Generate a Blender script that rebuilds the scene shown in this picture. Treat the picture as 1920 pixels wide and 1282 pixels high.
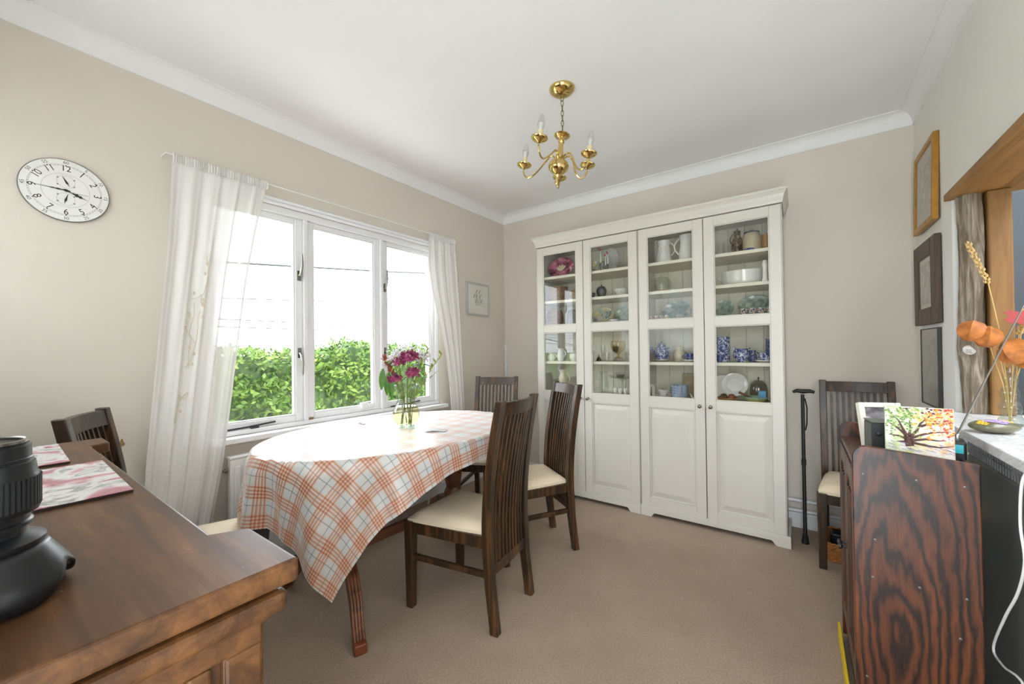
import bpy, math, random
from mathutils import Matrix, Vector
random.seed(7)
for o in list(bpy.data.objects): bpy.data.objects.remove(o, do_unlink=True)
SC = bpy.context.scene
COL = SC.collection
PI = math.pi

# ------------------------------------------------------------------ camera
cd = bpy.data.cameras.new('camera'); cam = bpy.data.objects.new('camera', cd); COL.objects.link(cam)
cd.sensor_fit = 'HORIZONTAL'; cd.sensor_width = 36.0; cd.lens = 740.6 / 1920 * 36.0
cd.shift_y = 7.4 / 1920; cd.clip_start = 0.05; cd.clip_end = 500
_yaw, _pit, _rol = -.6282, .0094, -.0118
_F = Vector((math.sin(_yaw)*math.cos(_pit), math.cos(_yaw)*math.cos(_pit), math.sin(_pit)))
_R = Vector((math.cos(_yaw), -math.sin(_yaw), 0)); _U = _R.cross(_F)
_R2 = math.cos(_rol)*_R + math.sin(_rol)*_U; _U2 = -math.sin(_rol)*_R + math.cos(_rol)*_U
cm = Matrix(((_R2.x, _U2.x, -_F.x, .9392), (_R2.y, _U2.y, -_F.y, -2.857), (_R2.z, _U2.z, -_F.z, 1.1949), (0, 0, 0, 1)))
cam.matrix_world = cm
SC.camera = cam

# ------------------------------------------------------------------ sky, daylight, exposure
W = bpy.data.worlds.new('overcast_sky'); SC.world = W; W.use_nodes = True
bg = W.node_tree.nodes['Background']
bg.inputs[0].default_value = (0.86, 0.93, 1.0, 1); bg.inputs[1].default_value = 8.0
vs = SC.view_settings
vs.view_transform = 'Standard'; vs.look = 'None'; vs.gamma = 1.0; vs.use_curve_mapping = False
vs.exposure = 0.34

def portal(name, loc, rot, sx, sy):
    """Sky portal in a glazed opening: guides sampling of the sky, adds no light of its own."""
    l = bpy.data.lights.new(name, 'AREA'); l.shape = 'RECTANGLE'; l.size = sx; l.size_y = sy
    l.cycles.is_portal = True
    o = bpy.data.objects.new(name, l); COL.objects.link(o); o.location = loc; o.rotation_euler = rot
portal('sky_portal_window', (-1.62, -1.37, 1.4), (0, -PI/2, 0), 1.3, 1.75)
portal('sky_portal_added_window', (-.7, -3.24, 1.6), (PI/2, 0, 0), 1.3, .95)  # guides sky sampling in the added rear window
portal('sky_portal_added_door', (1.0, -3.24, 1.05), (PI/2, 0, 0), 0.75, 2.1)  # guides sky sampling in the added doorway
portal('sky_portal_added_rooflight', (2.35, -1.45, 2.66), (0, 0, 0), 1.0, 2.6)  # guides sky sampling in the added kitchen rooflight

# ------------------------------------------------------------------ helpers
def lin(r, g, b):
    f = lambda c: (c/255/12.92) if c/255 <= .04045 else ((c/255+.055)/1.055)**2.4
    return (f(r), f(g), f(b), 1)

def mk(name):
    m = bpy.data.materials.new(name); m.use_nodes = True
    nt = m.node_tree; b = nt.nodes['Principled BSDF']
    return m, nt, b

def N(nt, t, **kw):
    n = nt.nodes.new(t)
    for k, v in kw.items(): setattr(n, k, v)
    return n

def coords(nt, scale=(1, 1, 1), loc=(0, 0, 0), rot=(0, 0, 0), kind='Object'):
    tc = N(nt, 'ShaderNodeTexCoord'); mp = N(nt, 'ShaderNodeMapping')
    mp.inputs['Scale'].default_value = scale; mp.inputs['Location'].default_value = loc; mp.inputs['Rotation'].default_value = rot
    nt.links.new(tc.outputs[kind], mp.inputs[0]); return mp.outputs[0]

def ramp(nt, fac, stops, interp='LINEAR'):
    r = N(nt, 'ShaderNodeValToRGB'); cr = r.color_ramp; cr.interpolation = interp
    while len(cr.elements) < len(stops): cr.elements.new(.5)
    for e, (p, c) in zip(cr.elements, stops): e.position = p; e.color = c
    nt.links.new(fac, r.inputs[0]); return r.outputs[0]

def noise(nt, vec, scale, detail=4, rough=.55, dist=0):
    n = N(nt, 'ShaderNodeTexNoise'); n.inputs['Scale'].default_value = scale; n.inputs['Detail'].default_value = detail
    n.inputs['Roughness'].default_value = rough; n.inputs['Distortion'].default_value = dist
    nt.links.new(vec, n.inputs['Vector']); return n.outputs[0]

def bump(nt, b, h, strength=.2, dist=.01):
    bm = N(nt, 'ShaderNodeBump'); bm.inputs['Strength'].default_value = strength; bm.inputs['Distance'].default_value = dist
    nt.links.new(h, bm.inputs['Height']); nt.links.new(bm.outputs[0], b.inputs['Normal'])

def plain(name, c, rough=.5, metal=0, var=.06, scale=6, spec=.5, bmp=0, bscale=60, coat=0):
    m, nt, b = mk(name)
    v = coords(nt)
    c0 = tuple(x*(1-var) for x in c[:3])+(1,); c1 = tuple(min(1, x*(1+var)) for x in c[:3])+(1,)
    nt.links.new(ramp(nt, noise(nt, v, scale), [(.3, c0), (.7, c1)]), b.inputs['Base Color'])
    b.inputs['Roughness'].default_value = rough; b.inputs['Metallic'].default_value = metal
    b.inputs['Specular IOR Level'].default_value = spec; b.inputs['Coat Weight'].default_value = coat
    if bmp: bump(nt, b, noise(nt, v, bscale, 6), bmp, .004)
    return m

def wood(name, dark, light, axis='z', rough=.4, scale=1.0, streak=18, coat=.0, mid=None, dist=1.5, stretch=.07, bmp=.12):
    m, nt, b = mk(name)
    s = {'x': (stretch, 1, 1), 'y': (1, stretch, 1), 'z': (1, 1, stretch)}[axis]
    v = coords(nt, tuple(k*scale for k in s))
    n1 = noise(nt, v, streak, 8, .62, dist)
    stops = [(.28, dark), (.72, light)] if mid is None else [(.25, dark), (.5, mid), (.75, light)]
    nt.links.new(ramp(nt, n1, stops), b.inputs['Base Color'])
    b.inputs['Roughness'].default_value = rough; b.inputs['Coat Weight'].default_value = coat; b.inputs['Coat Roughness'].default_value = .25
    bump(nt, b, n1, bmp, .003)
    return m

def patterned(name, stops, scale=30, rough=.2, detail=3, interp='LINEAR', dist=1.0, coat=.3):
    m, nt, b = mk(name)
    nt.links.new(ramp(nt, noise(nt, coords(nt), scale, detail, .5, dist), stops, interp), b.inputs['Base Color'])
    b.inputs['Roughness'].default_value = rough; b.inputs['Coat Weight'].default_value = coat
    return m

def thin_glass(name, tint=(1, 1, 1, 1), ior=1.45, rough=0.0, extra=0.0):
    """Sheet glass: clear with a Schlick reflection that is the same from both sides."""
    m = bpy.data.materials.new(name); m.use_nodes = True; nt = m.node_tree; nt.nodes.clear()
    out = N(nt, 'ShaderNodeOutputMaterial'); tr = N(nt, 'ShaderNodeBsdfTransparent'); gl = N(nt, 'ShaderNodeBsdfGlossy')
    tr.inputs[0].default_value = tint; gl.inputs['Roughness'].default_value = rough
    lw = N(nt, 'ShaderNodeLayerWeight'); lw.inputs['Blend'].default_value = .5
    pw = N(nt, 'ShaderNodeMath', operation='POWER'); pw.inputs[1].default_value = 5; nt.links.new(lw.outputs['Facing'], pw.inputs[0])
    f0 = ((ior-1)/(ior+1))**2+extra
    ma = N(nt, 'ShaderNodeMath', operation='MULTIPLY_ADD'); ma.inputs[1].default_value = 1-f0; ma.inputs[2].default_value = f0; nt.links.new(pw.outputs[0], ma.inputs[0])
    mx = N(nt, 'ShaderNodeMixShader'); nt.links.new(ma.outputs[0], mx.inputs[0])
    nt.links.new(tr.outputs[0], mx.inputs[1]); nt.links.new(gl.outputs[0], mx.inputs[2]); nt.links.new(mx.outputs[0], out.inputs[0])
    return m

class MB:
    """Collects shapes and links them as one mesh object."""
    def __init__(s): s.v = []; s.f = []; s.m = Matrix.Identity(4); s.uv = None
    def at(s, x=0, y=0, z=0, rx=0, ry=0, rz=0, sc=(1, 1, 1)):
        s.m = Matrix.Translation((x, y, z)) @ Matrix.Rotation(rz, 4, 'Z') @ Matrix.Rotation(ry, 4, 'Y') @ Matrix.Rotation(rx, 4, 'X') @ Matrix.Diagonal((*sc, 1)); return s
    def add(s, vs, fs):
        o = len(s.v); s.v += [tuple(s.m @ Vector(p)) for p in vs]; s.f += [tuple(i+o for i in f) for f in fs]; return s
    def box(s, x0, x1, y0, y1, z0, z1):
        return s.add([(x0, y0, z0), (x1, y0, z0), (x1, y1, z0), (x0, y1, z0), (x0, y0, z1), (x1, y0, z1), (x1, y1, z1), (x0, y1, z1)],
                     [(0, 3, 2, 1), (4, 5, 6, 7), (0, 1, 5, 4), (1, 2, 6, 5), (2, 3, 7, 6), (3, 0, 4, 7)])
    def quad(s, a, b, c, d): return s.add([a, b, c, d], [(0, 1, 2, 3)])
    def lathe(s, prof, n=24, cap=True):
        vs = []; fs = []
        for r, z in prof:
            for k in range(n):
                a = 2*PI*k/n; vs.append((r*math.cos(a), r*math.sin(a), z))
        for i in range(len(prof)-1):
            for k in range(n):
                k2 = (k+1) % n; fs.append((i*n+k, i*n+k2, (i+1)*n+k2, (i+1)*n+k))
        if cap:
            fs.append(tuple(range(n-1, -1, -1))); fs.append(tuple((len(prof)-1)*n+k for k in range(n)))
        return s.add(vs, fs)
    def tube(s, pts, r, n=8, cap=True):
        pts = [Vector(p) for p in pts]; L = len(pts)
        rs = r if isinstance(r, (list, tuple)) else [r]*L
        vs = []; fs = []; prev = None
        for i, p in enumerate(pts):
            t = (pts[min(i+1, L-1)] - pts[max(i-1, 0)])
            t = t.normalized() if t.length > 1e-9 else Vector((0, 0, 1))
            if prev is None:
                a = Vector((0, 0, 1)) if abs(t.z) < .9 else Vector((1, 0, 0)); u = t.cross(a).normalized()
            else:
                u = (prev - t*prev.dot(t)); u = u.normalized() if u.length > 1e-6 else t.orthogonal().normalized()
            w = t.cross(u); prev = u
            for k in range(n):
                a = 2*PI*k/n; vs.append(tuple(p + (u*math.cos(a)+w*math.sin(a))*rs[i]))
        for i in range(L-1):
            for k in range(n):
                k2 = (k+1) % n; fs.append((i*n+k, i*n+k2, (i+1)*n+k2, (i+1)*n+k))
        if cap: fs.append(tuple(range(n-1, -1, -1))); fs.append(tuple((L-1)*n+k for k in range(n)))
        return s.add(vs, fs)
    def sweep(s, pts, cross, up=(0, 0, 1), scales=None):
        """cross: [(a,b)] with a along side vector, b along up-ish vector."""
        pts = [Vector(p) for p in pts]; L = len(pts); n = len(cross); vs = []; fs = []; up = Vector(up)
        for i, p in enumerate(pts):
            t = (pts[min(i+1, L-1)] - pts[max(i-1, 0)]).normalized()
            side = t.cross(up).normalized(); u2 = side.cross(t); k = scales[i] if scales else 1
            for a, b in cross: vs.append(tuple(p + side*a*k + u2*b*k))
        for i in range(L-1):
            for k in range(n):
                k2 = (k+1) % n; fs.append((i*n+k, i*n+k2, (i+1)*n+k2, (i+1)*n+k))
        fs.append(tuple(range(n-1, -1, -1))); fs.append(tuple((L-1)*n+k for k in range(n)))
        return s.add(vs, fs)
    def prism(s, poly, h0, h1):
        """poly in local xy, extruded along z."""
        n = len(poly)
        vs = [(a, b, h0) for a, b in poly] + [(a, b, h1) for a, b in poly]
        fs = [tuple(range(n-1, -1, -1)), tuple(range(n, 2*n))] + [(k, (k+1) % n, n+(k+1) % n, n+k) for k in range(n)]
        return s.add(vs, fs)
    def ell(s, c, r, n=12, m=8):
        vs = [(c[0], c[1], c[2]-r[2])]; fs = []
        for i in range(1, m):
            t = PI*i/m
            for k in range(n):
                a = 2*PI*k/n; vs.append((c[0]+r[0]*math.sin(t)*math.cos(a), c[1]+r[1]*math.sin(t)*math.sin(a), c[2]-r[2]*math.cos(t)))
        vs.append((c[0], c[1], c[2]+r[2])); T = len(vs)-1
        for k in range(n):
            k2 = (k+1) % n
            fs.append((0, 1+k2, 1+k)); fs.append((T, 1+(m-2)*n+k, 1+(m-2)*n+k2))
            for i in range(m-2): fs.append((1+i*n+k, 1+i*n+k2, 1+(i+1)*n+k2, 1+(i+1)*n+k))
        return s.add(vs, fs)
    def build(s, name, mat, parent=None, smooth=False, bevel=0, seg=2, solid=0, sub=0, uvs=None):
        me = bpy.data.meshes.new(name); me.from_pydata(s.v, [], s.f); me.update()
        if uvs:
            ul = me.uv_layers.new(name='UVMap')
            for lp in me.loops: ul.data[lp.index].uv = uvs[lp.vertex_index]
        if mat is not None: me.materials.append(mat)
        if smooth:
            for p in me.polygons: p.use_smooth = True
        o = bpy.data.objects.new(name, me); COL.objects.link(o)
        if parent is not None: o.parent = parent
        if solid:
            md = o.modifiers.new('solid', 'SOLIDIFY'); md.thickness = solid; md.offset = 0
        if bevel:
            md = o.modifiers.new('bevel', 'BEVEL'); md.width = bevel; md.segments = seg; md.limit_method = 'ANGLE'; md.angle_limit = .6
        if sub:
            md = o.modifiers.new('sub', 'SUBSURF'); md.levels = sub; md.render_levels = sub
        if smooth and not sub:
            me.set_sharp_from_angle(angle=.7)
        return o

def tag(o, label=None, cat=None, group=None, kind=None):
    if label: o['label'] = label
    if cat: o['category'] = cat
    if group: o['group'] = group
    if kind: o['kind'] = kind
    return o

def thing(name, label, cat, loc=(0, 0, 0), rz=0, group=None, kind=None):
    o = bpy.data.objects.new(name, None); o.empty_display_size = .05; COL.objects.link(o)
    o.location = loc; o.rotation_euler = (0, 0, rz)
    return tag(o, label, cat, group, kind)

def copy_tree(o, parent=None):
    c = o.copy(); COL.objects.link(c); c.parent = parent
    for ch in list(o.children): copy_tree(ch, c)
    return c

def bx(name, mat, parent, x0, x1, y0, y1, z0, z1, bevel=0, seg=2):
    return MB().box(x0, x1, y0, y1, z0, z1).build(name, mat, parent, bevel=bevel, seg=seg)

# ------------------------------------------------------------------ materials
def wall_mat(name, c):
    m, nt, b = mk(name); v = coords(nt)
    d = tuple(x*.965 for x in c[:3])+(1,)
    nt.links.new(ramp(nt, noise(nt, v, 1.3, 3), [(.35, d), (.65, c)]), b.inputs['Base Color'])
    b.inputs['Roughness'].default_value = .85; b.inputs['Specular IOR Level'].default_value = .2
    bump(nt, b, noise(nt, v, 55, 5), .06, .004); return m
M_WALL = wall_mat('cream_wall_paint', lin(225, 216, 203))
M_WALLR = wall_mat('off_white_wall_paint', lin(243, 240, 234))
M_CEIL = wall_mat('white_ceiling_paint', lin(245, 244, 242))
M_COVE = wall_mat('white_coving_paint', lin(245, 244, 242))
M_GLOSSW = plain('white_gloss_paint', lin(238, 238, 238), .32, var=.02)
def carpet():
    m, nt, b = mk('beige_carpet'); v = coords(nt)
    n1 = noise(nt, v, 150, 8, .8); n2 = noise(nt, v, 2.2, 5, .65)
    c1 = ramp(nt, n1, [(.30, lin(142, 118, 96)), (.70, lin(206, 182, 157))])
    c2 = ramp(nt, n2, [(.3, (.86, .83, .80, 1)), (.7, (1, 1, 1, 1))])
    mx = N(nt, 'ShaderNodeMix', data_type='RGBA', blend_type='MULTIPLY'); mx.inputs[0].default_value = 1
    nt.links.new(c1, mx.inputs[6]); nt.links.new(c2, mx.inputs[7]); nt.links.new(mx.outputs[2], b.inputs['Base Color'])
    b.inputs['Roughness'].default_value = .95; b.inputs['Specular IOR Level'].default_value = .1; b.inputs['Sheen Weight'].default_value = .25
    bump(nt, b, n1, .7, .008); return m
M_CARPET = carpet()
M_PANE = thin_glass('window_glass', extra=.0)
M_CABGLASS = thin_glass('cabinet_glass', tint=(.965, .97, .96, 1))
M_CAB = plain('cream_white_cabinet_paint', lin(213, 208, 197), .38, var=.015)
M_CABIN = plain('cream_cabinet_interior', lin(230, 224, 206), .5, var=.02)
M_CHAIR = wood('dark_stained_chair_wood', lin(24, 18, 11), lin(112, 72, 38), 'z', .38, 1, 26, coat=.22, mid=lin(50, 34, 18))
M_SEAT = plain('cream_leatherette', lin(238, 220, 190), .38, var=.03, bmp=.1, bscale=160)
M_TABLE = wood('reddish_brown_table_wood', lin(56, 31, 18), lin(140, 84, 50), 'y', .4, 1, 16, coat=.3)
M_SIDE = None
M_CHROME = plain('brushed_nickel', lin(150, 146, 140), .25, 1, .03)
M_DARKMETAL = plain('dark_grey_metal', lin(70, 70, 72), .4, .8, .03)
M_WHITEM = plain('white_enamel', lin(240, 239, 236), .3, var=.02)
M_BLACK = plain('matt_black_plastic', lin(22, 23, 24), .42, var=.1)
M_CHINA = plain('white_china', lin(236, 233, 226), .15, var=.02, coat=.5)
M_CREAMCH = plain('cream_earthenware', lin(222, 210, 182), .25, var=.04, coat=.3)

# ------------------------------------------------------------------ room shell
XL, XR, YB, YF, ZC = -1.493, 1.498, .37, -3.12, 2.555
fl = MB().box(XL-.1, XR+.1, YF-.1, YB+.1, -.06, 0).build('floor', M_CARPET)
tag(fl, 'beige fitted carpet covering the dining room floor', 'floor', kind='structure')
ce = MB().box(XL-.12, XR+.25, YF-.12, YB+.12, ZC, ZC+.1).build('ceiling', M_CEIL)
tag(ce, 'plain white painted ceiling above the dining table', 'ceiling', kind='structure')
# left wall with the window opening
WY0, WY1, WZ0, WZ1 = -2.185, -.545, .752, 2.045
wl = MB()
wl.box(XL-.17, XL, YF-.12, WY0, 0, ZC).box(XL-.17, XL, WY1, YB+.12, 0, ZC)
wl.box(XL-.17, XL, WY0, WY1, 0, WZ0).box(XL-.17, XL, WY0, WY1, WZ1, ZC)
wl = wl.build('wall_left', M_WALL); tag(wl, 'cream window wall carrying the round clock', 'wall', kind='structure')
wb = MB().box(XL, XR+.2, YB, YB+.12, 0, ZC).build('wall_back', M_WALL)
tag(wb, 'cream end wall behind the white display cabinets', 'wall', kind='structure')
# right wall with the hatch opening
HY, HZ0, HZ1 = -.285, .862, 1.868
wr = MB()
wr.box(XR, XR+.155, HY, YB, 0, ZC).box(XR, XR+.155, YF-.12, HY, HZ1, ZC).box(XR, XR+.155, YF-.12, HY, 0, HZ0)
wr.box(XR, XR+.155, YF-.12, -2.3, HZ0, HZ1)
wr = wr.build('wall_right', M_WALLR); tag(wr, 'cream side wall with timber framed serving hatch', 'wall', kind='structure')
# rear wall (behind the camera): unseen window and doorway added to brighten the room
rw = MB()
rw.box(XL, -1.35, YF-.12, YF, 0, ZC).box(-1.35, -.05, YF-.12, YF, 0, 1.125).box(-1.35, -.05, YF-.12, YF, 2.075, ZC)
rw.box(-.05, .725, YF-.12, YF, 0, ZC).box(.725, 1.375, YF-.12, YF, 2.1, ZC).box(1.375, XR, YF-.12, YF, 0, ZC)
rw = rw.build('wall_rear', M_WALL); tag(rw, 'cream wall behind the viewer with window and doorway added for light', 'wall', kind='structure')
# brown flaked patch on the window wall
fk = MB().at(XL+.0015, -2.47, .77, 0, PI/2, 0)
for (a, b, c, d, r) in ((0, 0, .012, .03, .3), (-.03, .012, .008, .018, -.2), (.028, -.006, .007, .016, .5), (-.012, -.016, .006, .012, 0)):
    pts = []
    for k in range(11):
        t = 2*PI*k/11; q = 1+.35*math.sin(3*t+a*90); x = d*q*math.cos(t); y = c*q*math.sin(t)
        pts.append((a+x*math.cos(r)-y*math.sin(r), b+x*math.sin(r)+y*math.cos(r)))
    fk.prism(pts, -.0012, .0012)
fk.build('plaster_flake', plain('flaked_brown_plaster', lin(176, 138, 92), .9, var=.3, scale=60), wl)

# coving: concave profile run along three walls
def coving(name, label, a, b, inward):
    cw, ch = .068, .082; prof = [(0, 0), (0, -ch), (.006, -ch)]
    for k in range(9):
        t = k/8*PI/2; prof.append((.006+(cw-.012)*(1-math.cos(t)), -ch+.006+(ch-.012)*math.sin(t)))
    prof += [(cw, -.006), (cw, 0)]
    d = Vector((b[0]-a[0], b[1]-a[1], 0)); i = Vector(inward)
    vs = []
    for P in (a, b):
        for u, w in prof: vs.append((P[0]+i.x*u, P[1]+i.y*u, ZC+w))
    n = len(prof); fs = [(k, (k+1) % n, n+(k+1) % n, n+k) for k in range(n)] + [tuple(range(n)), tuple(range(2*n-1, n-1, -1))]
    o = MB().add(vs, fs).build(name, M_COVE); tag(o, label, 'coving', kind='structure')
coving('trim_1', 'white plaster coving along the top of window wall', (XL, YF), (XL, YB), (1, 0, 0))
coving('trim_2', 'white plaster coving above the display cabinets', (XL, YB), (XR, YB), (0, -1, 0))
coving('trim_3', 'white plaster coving above the framed pictures', (XR, YB), (XR, YF), (-1, 0, 0))
def skirting(name, label, x0, x1, y0, y1):
    o = MB().box(x0, x1, y0, y1, 0, .1).build(name, M_GLOSSW, bevel=.006); tag(o, label, 'skirting board', kind='structure')
skirting('baseboard_left', 'white skirting board under the radiator', XL, XL+.016, YF, YB)
skirting('baseboard_back', 'white skirting board behind the walking stick', XL+.016, XR, YB-.016, YB)
skirting('baseboard_right', 'white skirting board behind the dark cabinet', XR-.016, XR, YF, YB-.016)

# ------------------------------------------------------------------ window
GX = -1.543
win = thing('window_1', 'white painted three-light casement window in the left wall', 'window', (GX, -1.37, WZ0), kind='structure')
win_off = Vector((GX, -1.37, WZ0))
def wbox(name, mat, par, x0, x1, y0, y1, z0, z1, bevel=.003):
    return MB().box(x0-GX, x1-GX, y0+1.37, y1+1.37, z0-WZ0, z1-WZ0).build(name, mat, par, bevel=bevel)
fx0, fx1 = -1.60, -1.500
wbox('frame_head', M_GLOSSW, win, fx0, fx1, WY0, WY1, 2.005, WZ1)
wbox('frame_cill', M_GLOSSW, win, fx0, fx1, WY0, WY1, WZ0, .778)
for a, b in ((WY0, WY0+.03), (-1.652, -1.628), (-1.104, -1.080), (WY1-.03, WY1)):
    wbox('mullion', M_GLOSSW, win, fx0, fx1, a, b, .778, 2.005)
for k, (a, b) in enumerate(((-2.155, -1.652), (-1.628, -1.104), (-1.080, -.575))):
    sw = .043; x0, x1 = -1.572, -1.520
    m = MB()
    def sb(y0, y1, z0, z1): m.box(x0-GX, x1-GX, y0+1.37, y1+1.37, z0-WZ0, z1-WZ0)
    sb(a, a+sw, .778, 2.005); sb(b-sw, b, .778, 2.005); sb(a+sw, b-sw, .778, .815); sb(a+sw, b-sw, 1.977, 2.005)
    s = m.build('sash', M_GLOSSW, win, bevel=.004)
    wbox('pane', M_PANE, s, -1.5445, -1.5405, a+sw-.004, b-sw+.004, .811, 1.981, 0)
    # inner glazing bead
    m = MB(); bd = .009; y0, y1, z0, z1 = a+sw, b-sw, .815, 1.977
    for (p, q, r, t) in ((y0, y0+bd, z0, z1), (y1-bd, y1, z0, z1), (y0+bd, y1-bd, z0, z0+bd), (y0+bd, y1-bd, z1-bd, z1)):
        m.box(-1.538-GX, -1.526-GX, p+1.37, q+1.37, r-WZ0, t-WZ0)
    m.build('glazing_bead', M_GLOSSW, s, bevel=.002)
    if k != 1:
        hy = b-.02 if k == 0 else a+.02
        for hz, up in ((1.66, 1), (1.19, -1)):
            m = MB().box(-1.520-GX, -1.514-GX, hy-.011+1.37, hy+.011+1.37, hz-.03-WZ0, hz+.03-WZ0)
            m.tube([(-1.514-GX, hy+1.37, hz-WZ0), (-1.498-GX, hy+1.37, hz+.01*up-WZ0), (-1.488-GX, hy+.004+1.37, hz+.06*up-WZ0), (-1.494-GX, hy+.006+1.37, hz+.13*up-WZ0)], [.009, .009, .008, .005], 8)
            m.build('latch_handle', M_CHROME, s, smooth=True)
        m = MB(); sy0 = a+.06; sy1 = a+.34
        m.tube([(-1.506-GX, sy0+1.37, .785-WZ0), (-1.500-GX, (sy0+sy1)/2+1.37, .790-WZ0), (-1.512-GX, sy1+1.37, .797-WZ0)], .005, 6)
        m.box(-1.515-GX, -1.498-GX, sy0+.15+1.37, sy0+.19+1.37, .777-WZ0, .792-WZ0)
        m.build('stay_bar', M_DARKMETAL, s)
    else:
        m = MB().box(-1.520-GX, -1.505-GX, -1.26+1.37, -1.21+1.37, .800-WZ0, .835-WZ0).tube([(-1.5-GX, -1.28+1.37, .838-WZ0), (-1.5-GX, -1.19+1.37, .842-WZ0)], .006, 6)
        m.build('stay_catch', M_WHITEM, s, bevel=.002)
        wbox('wood_wedge', plain('bare_wood_wedge', lin(140, 112, 78), .8), s, -1.520, -1.506, -1.622, -1.595, .779, .790, .001)
wbox('sill_board', M_GLOSSW, win, -1.505, -1.432, -2.30, -.50, .722, .752, .006)
m = MB()
for (a, b, c, d, t) in ((-2.225, -.505, 2.045, 2.062, .022), (-2.225, -.505, 2.062, 2.078, .034)):
    m.box(XL-GX, XL+t-GX, a+1.37, b+1.37, c-WZ0, d-WZ0)
m.build('head_moulding', M_GLOSSW, win, bevel=.004)
rwn = thing('added_rear_window', 'added unseen rear window with diffusing blind to brighten the room', 'window', (-.7, YF-.06, 1.125), kind='structure')  # out of view; added as extra daylight for the left wall
m = MB()
for a, b, c, d in ((-.65, -.61, 0, .95), (.61, .65, 0, .95), (-.61, .61, 0, .04), (-.61, .61, .91, .95), (-.02, .02, .04, .91)): m.box(a, b, -.03, .03, c, d)
m.build('frame', M_GLOSSW, rwn)
for a, b in ((-.61, -.02), (.02, .61)): MB().box(a, b, -.002, .002, .04, .91).build('pane', M_PANE, rwn)
def diffuser_mat():
    m = bpy.data.materials.new('white_diffuser_blind'); m.use_nodes = True; nt = m.node_tree; nt.nodes.clear()
    out = N(nt, 'ShaderNodeOutputMaterial'); df = N(nt, 'ShaderNodeBsdfDiffuse'); tl = N(nt, 'ShaderNodeBsdfTranslucent'); mx = N(nt, 'ShaderNodeMixShader')
    c = ramp(nt, noise(nt, coords(nt), 300, 2), [(.3, lin(236, 236, 234)), (.7, lin(246, 246, 244))]); nt.links.new(c, df.inputs[0]); nt.links.new(c, tl.inputs[0])
    mx.inputs[0].default_value = .46; nt.links.new(df.outputs[0], mx.inputs[1]); nt.links.new(tl.outputs[0], mx.inputs[2]); nt.links.new(mx.outputs[0], out.inputs[0]); return m
MB().quad((-.65, .052, .0), (.65, .052, .0), (.65, .052, .95), (-.65, .052, .95)).build('diffuser_blind', diffuser_mat(), rwn)  # translucent sheet added to soften the daylight from this added window
# ------------------------------------------------------------------ outdoors
M_GROUND = patterned('field_grass', [(.3, lin(96, 120, 60)), (.7, lin(150, 165, 100))], 3, .9, 5, coat=0)
g = MB().box(-180, -1.75, -150, 150, -.5, -.35).build('ground_outside', M_GROUND)
tag(g, 'pale green field stretching away beyond the hedge', 'field', kind='structure')
pt = MB().box(-3.7, -1.68, -9, 9, -.35, -.25).build('bounce_paving_outside', patterned('pale_bounce_paving', [(.3, lin(200, 198, 192)), (.7, lin(222, 219, 212))], 4, .9, 5, coat=0))  # pale surface added to bounce sky light up to the ceiling
tag(pt, 'pale paving added outside the window to bounce light in', 'path', kind='structure')
def leafmat():
    m, nt, b = mk('hedge_leaf')
    oi = N(nt, 'ShaderNodeTexCoord')
    n = noise(nt, oi.outputs['Object'], 5, 5, .7)
    nt.links.new(ramp(nt, n, [(.3, lin(44, 66, 24)), (.5, lin(78, 104, 38)), (.72, lin(126, 146, 66))]), b.inputs['Base Color'])
    b.inputs['Roughness'].default_value = .55; b.inputs['Specular IOR Level'].default_value = .3
    b.inputs['Subsurface Weight'].default_value = 0
    return m
hd = thing('hedge', 'thick bright green garden hedge outside the window', 'hedge', (-4.3, 1.5, -.35))
def hh(y): return 1.22+.35 + .06*math.sin(y*1.7+.5)+.05*math.sin(y*4.3)+.03*math.sin(y*9.1)
# dark twiggy core, then leaves over its near face and top
ny, nz = 120, 14
vs = []; fs = []
prof = [(.38, 0), (.42, .3), (.45, .7), (.42, 1.0), (.30, 1.0), (0, 1.0), (-.35, 1.0), (-.45, .5), (-.45, 0)]
for i in range(ny+1):
    y = -6+12*i/ny
    for q, (dx, tz) in enumerate(prof):
        vs.append((dx*(.9+.1*math.sin(y*3+q)), y, (hh(y+1.5)-.07)*tz))
n = len(prof)
for i in range(ny):
    for q in range(n-1): fs.append((i*n+q, (i+1)*n+q, (i+1)*n+q+1, i*n+q+1))
MB().add(vs, fs).build('hedge_core', plain('hedge_core_green', lin(58, 80, 40), .9, var=.4, scale=12), hd, smooth=True)  # mottled dark green core under the leaves
rnd = random.Random(3); vs = []; fs = []
for i in range(26000):
    y = rnd.uniform(-5.9, 5.9); H = hh(y+1.5)
    t = rnd.random()
    if t < .72: z = rnd.uniform(.25, 1)*H; x = .42+.10*math.sin(y*5+z*7)*math.cos(z*6)+rnd.uniform(-.05, .12); nx, nz_ = 1, .5
    else: z = H-.07+rnd.uniform(-.04, .09); x = rnd.uniform(-.3, .42); nx, nz_ = .5, 1
    d = Vector((rnd.gauss(0, .6)+nx*.4, rnd.gauss(0, .8), rnd.gauss(0, .5)+.35)).normalized()
    nrm = Vector((nx+rnd.gauss(0, .5), rnd.gauss(0, .6), nz_+rnd.gauss(0, .5)))
    s_ = d.cross(nrm); s_ = s_.normalized() if s_.length > .01 else Vector((0, 1, 0))
    L = rnd.uniform(.05, .10); w = L*.24; p = Vector((x, y, z)); o = len(vs)
    vs += [tuple(p), tuple(p+d*L*.5+s_*w), tuple(p+d*L), tuple(p+d*L*.5-s_*w)]; fs.append((o, o+1, o+2, o+3))
lv = MB().add(vs, fs).build('hedge_leaves', leafmat(), hd); lv['kind'] = 'stuff'
M_WIRE = plain('dark_cable', lin(46, 47, 48), .6)
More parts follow.
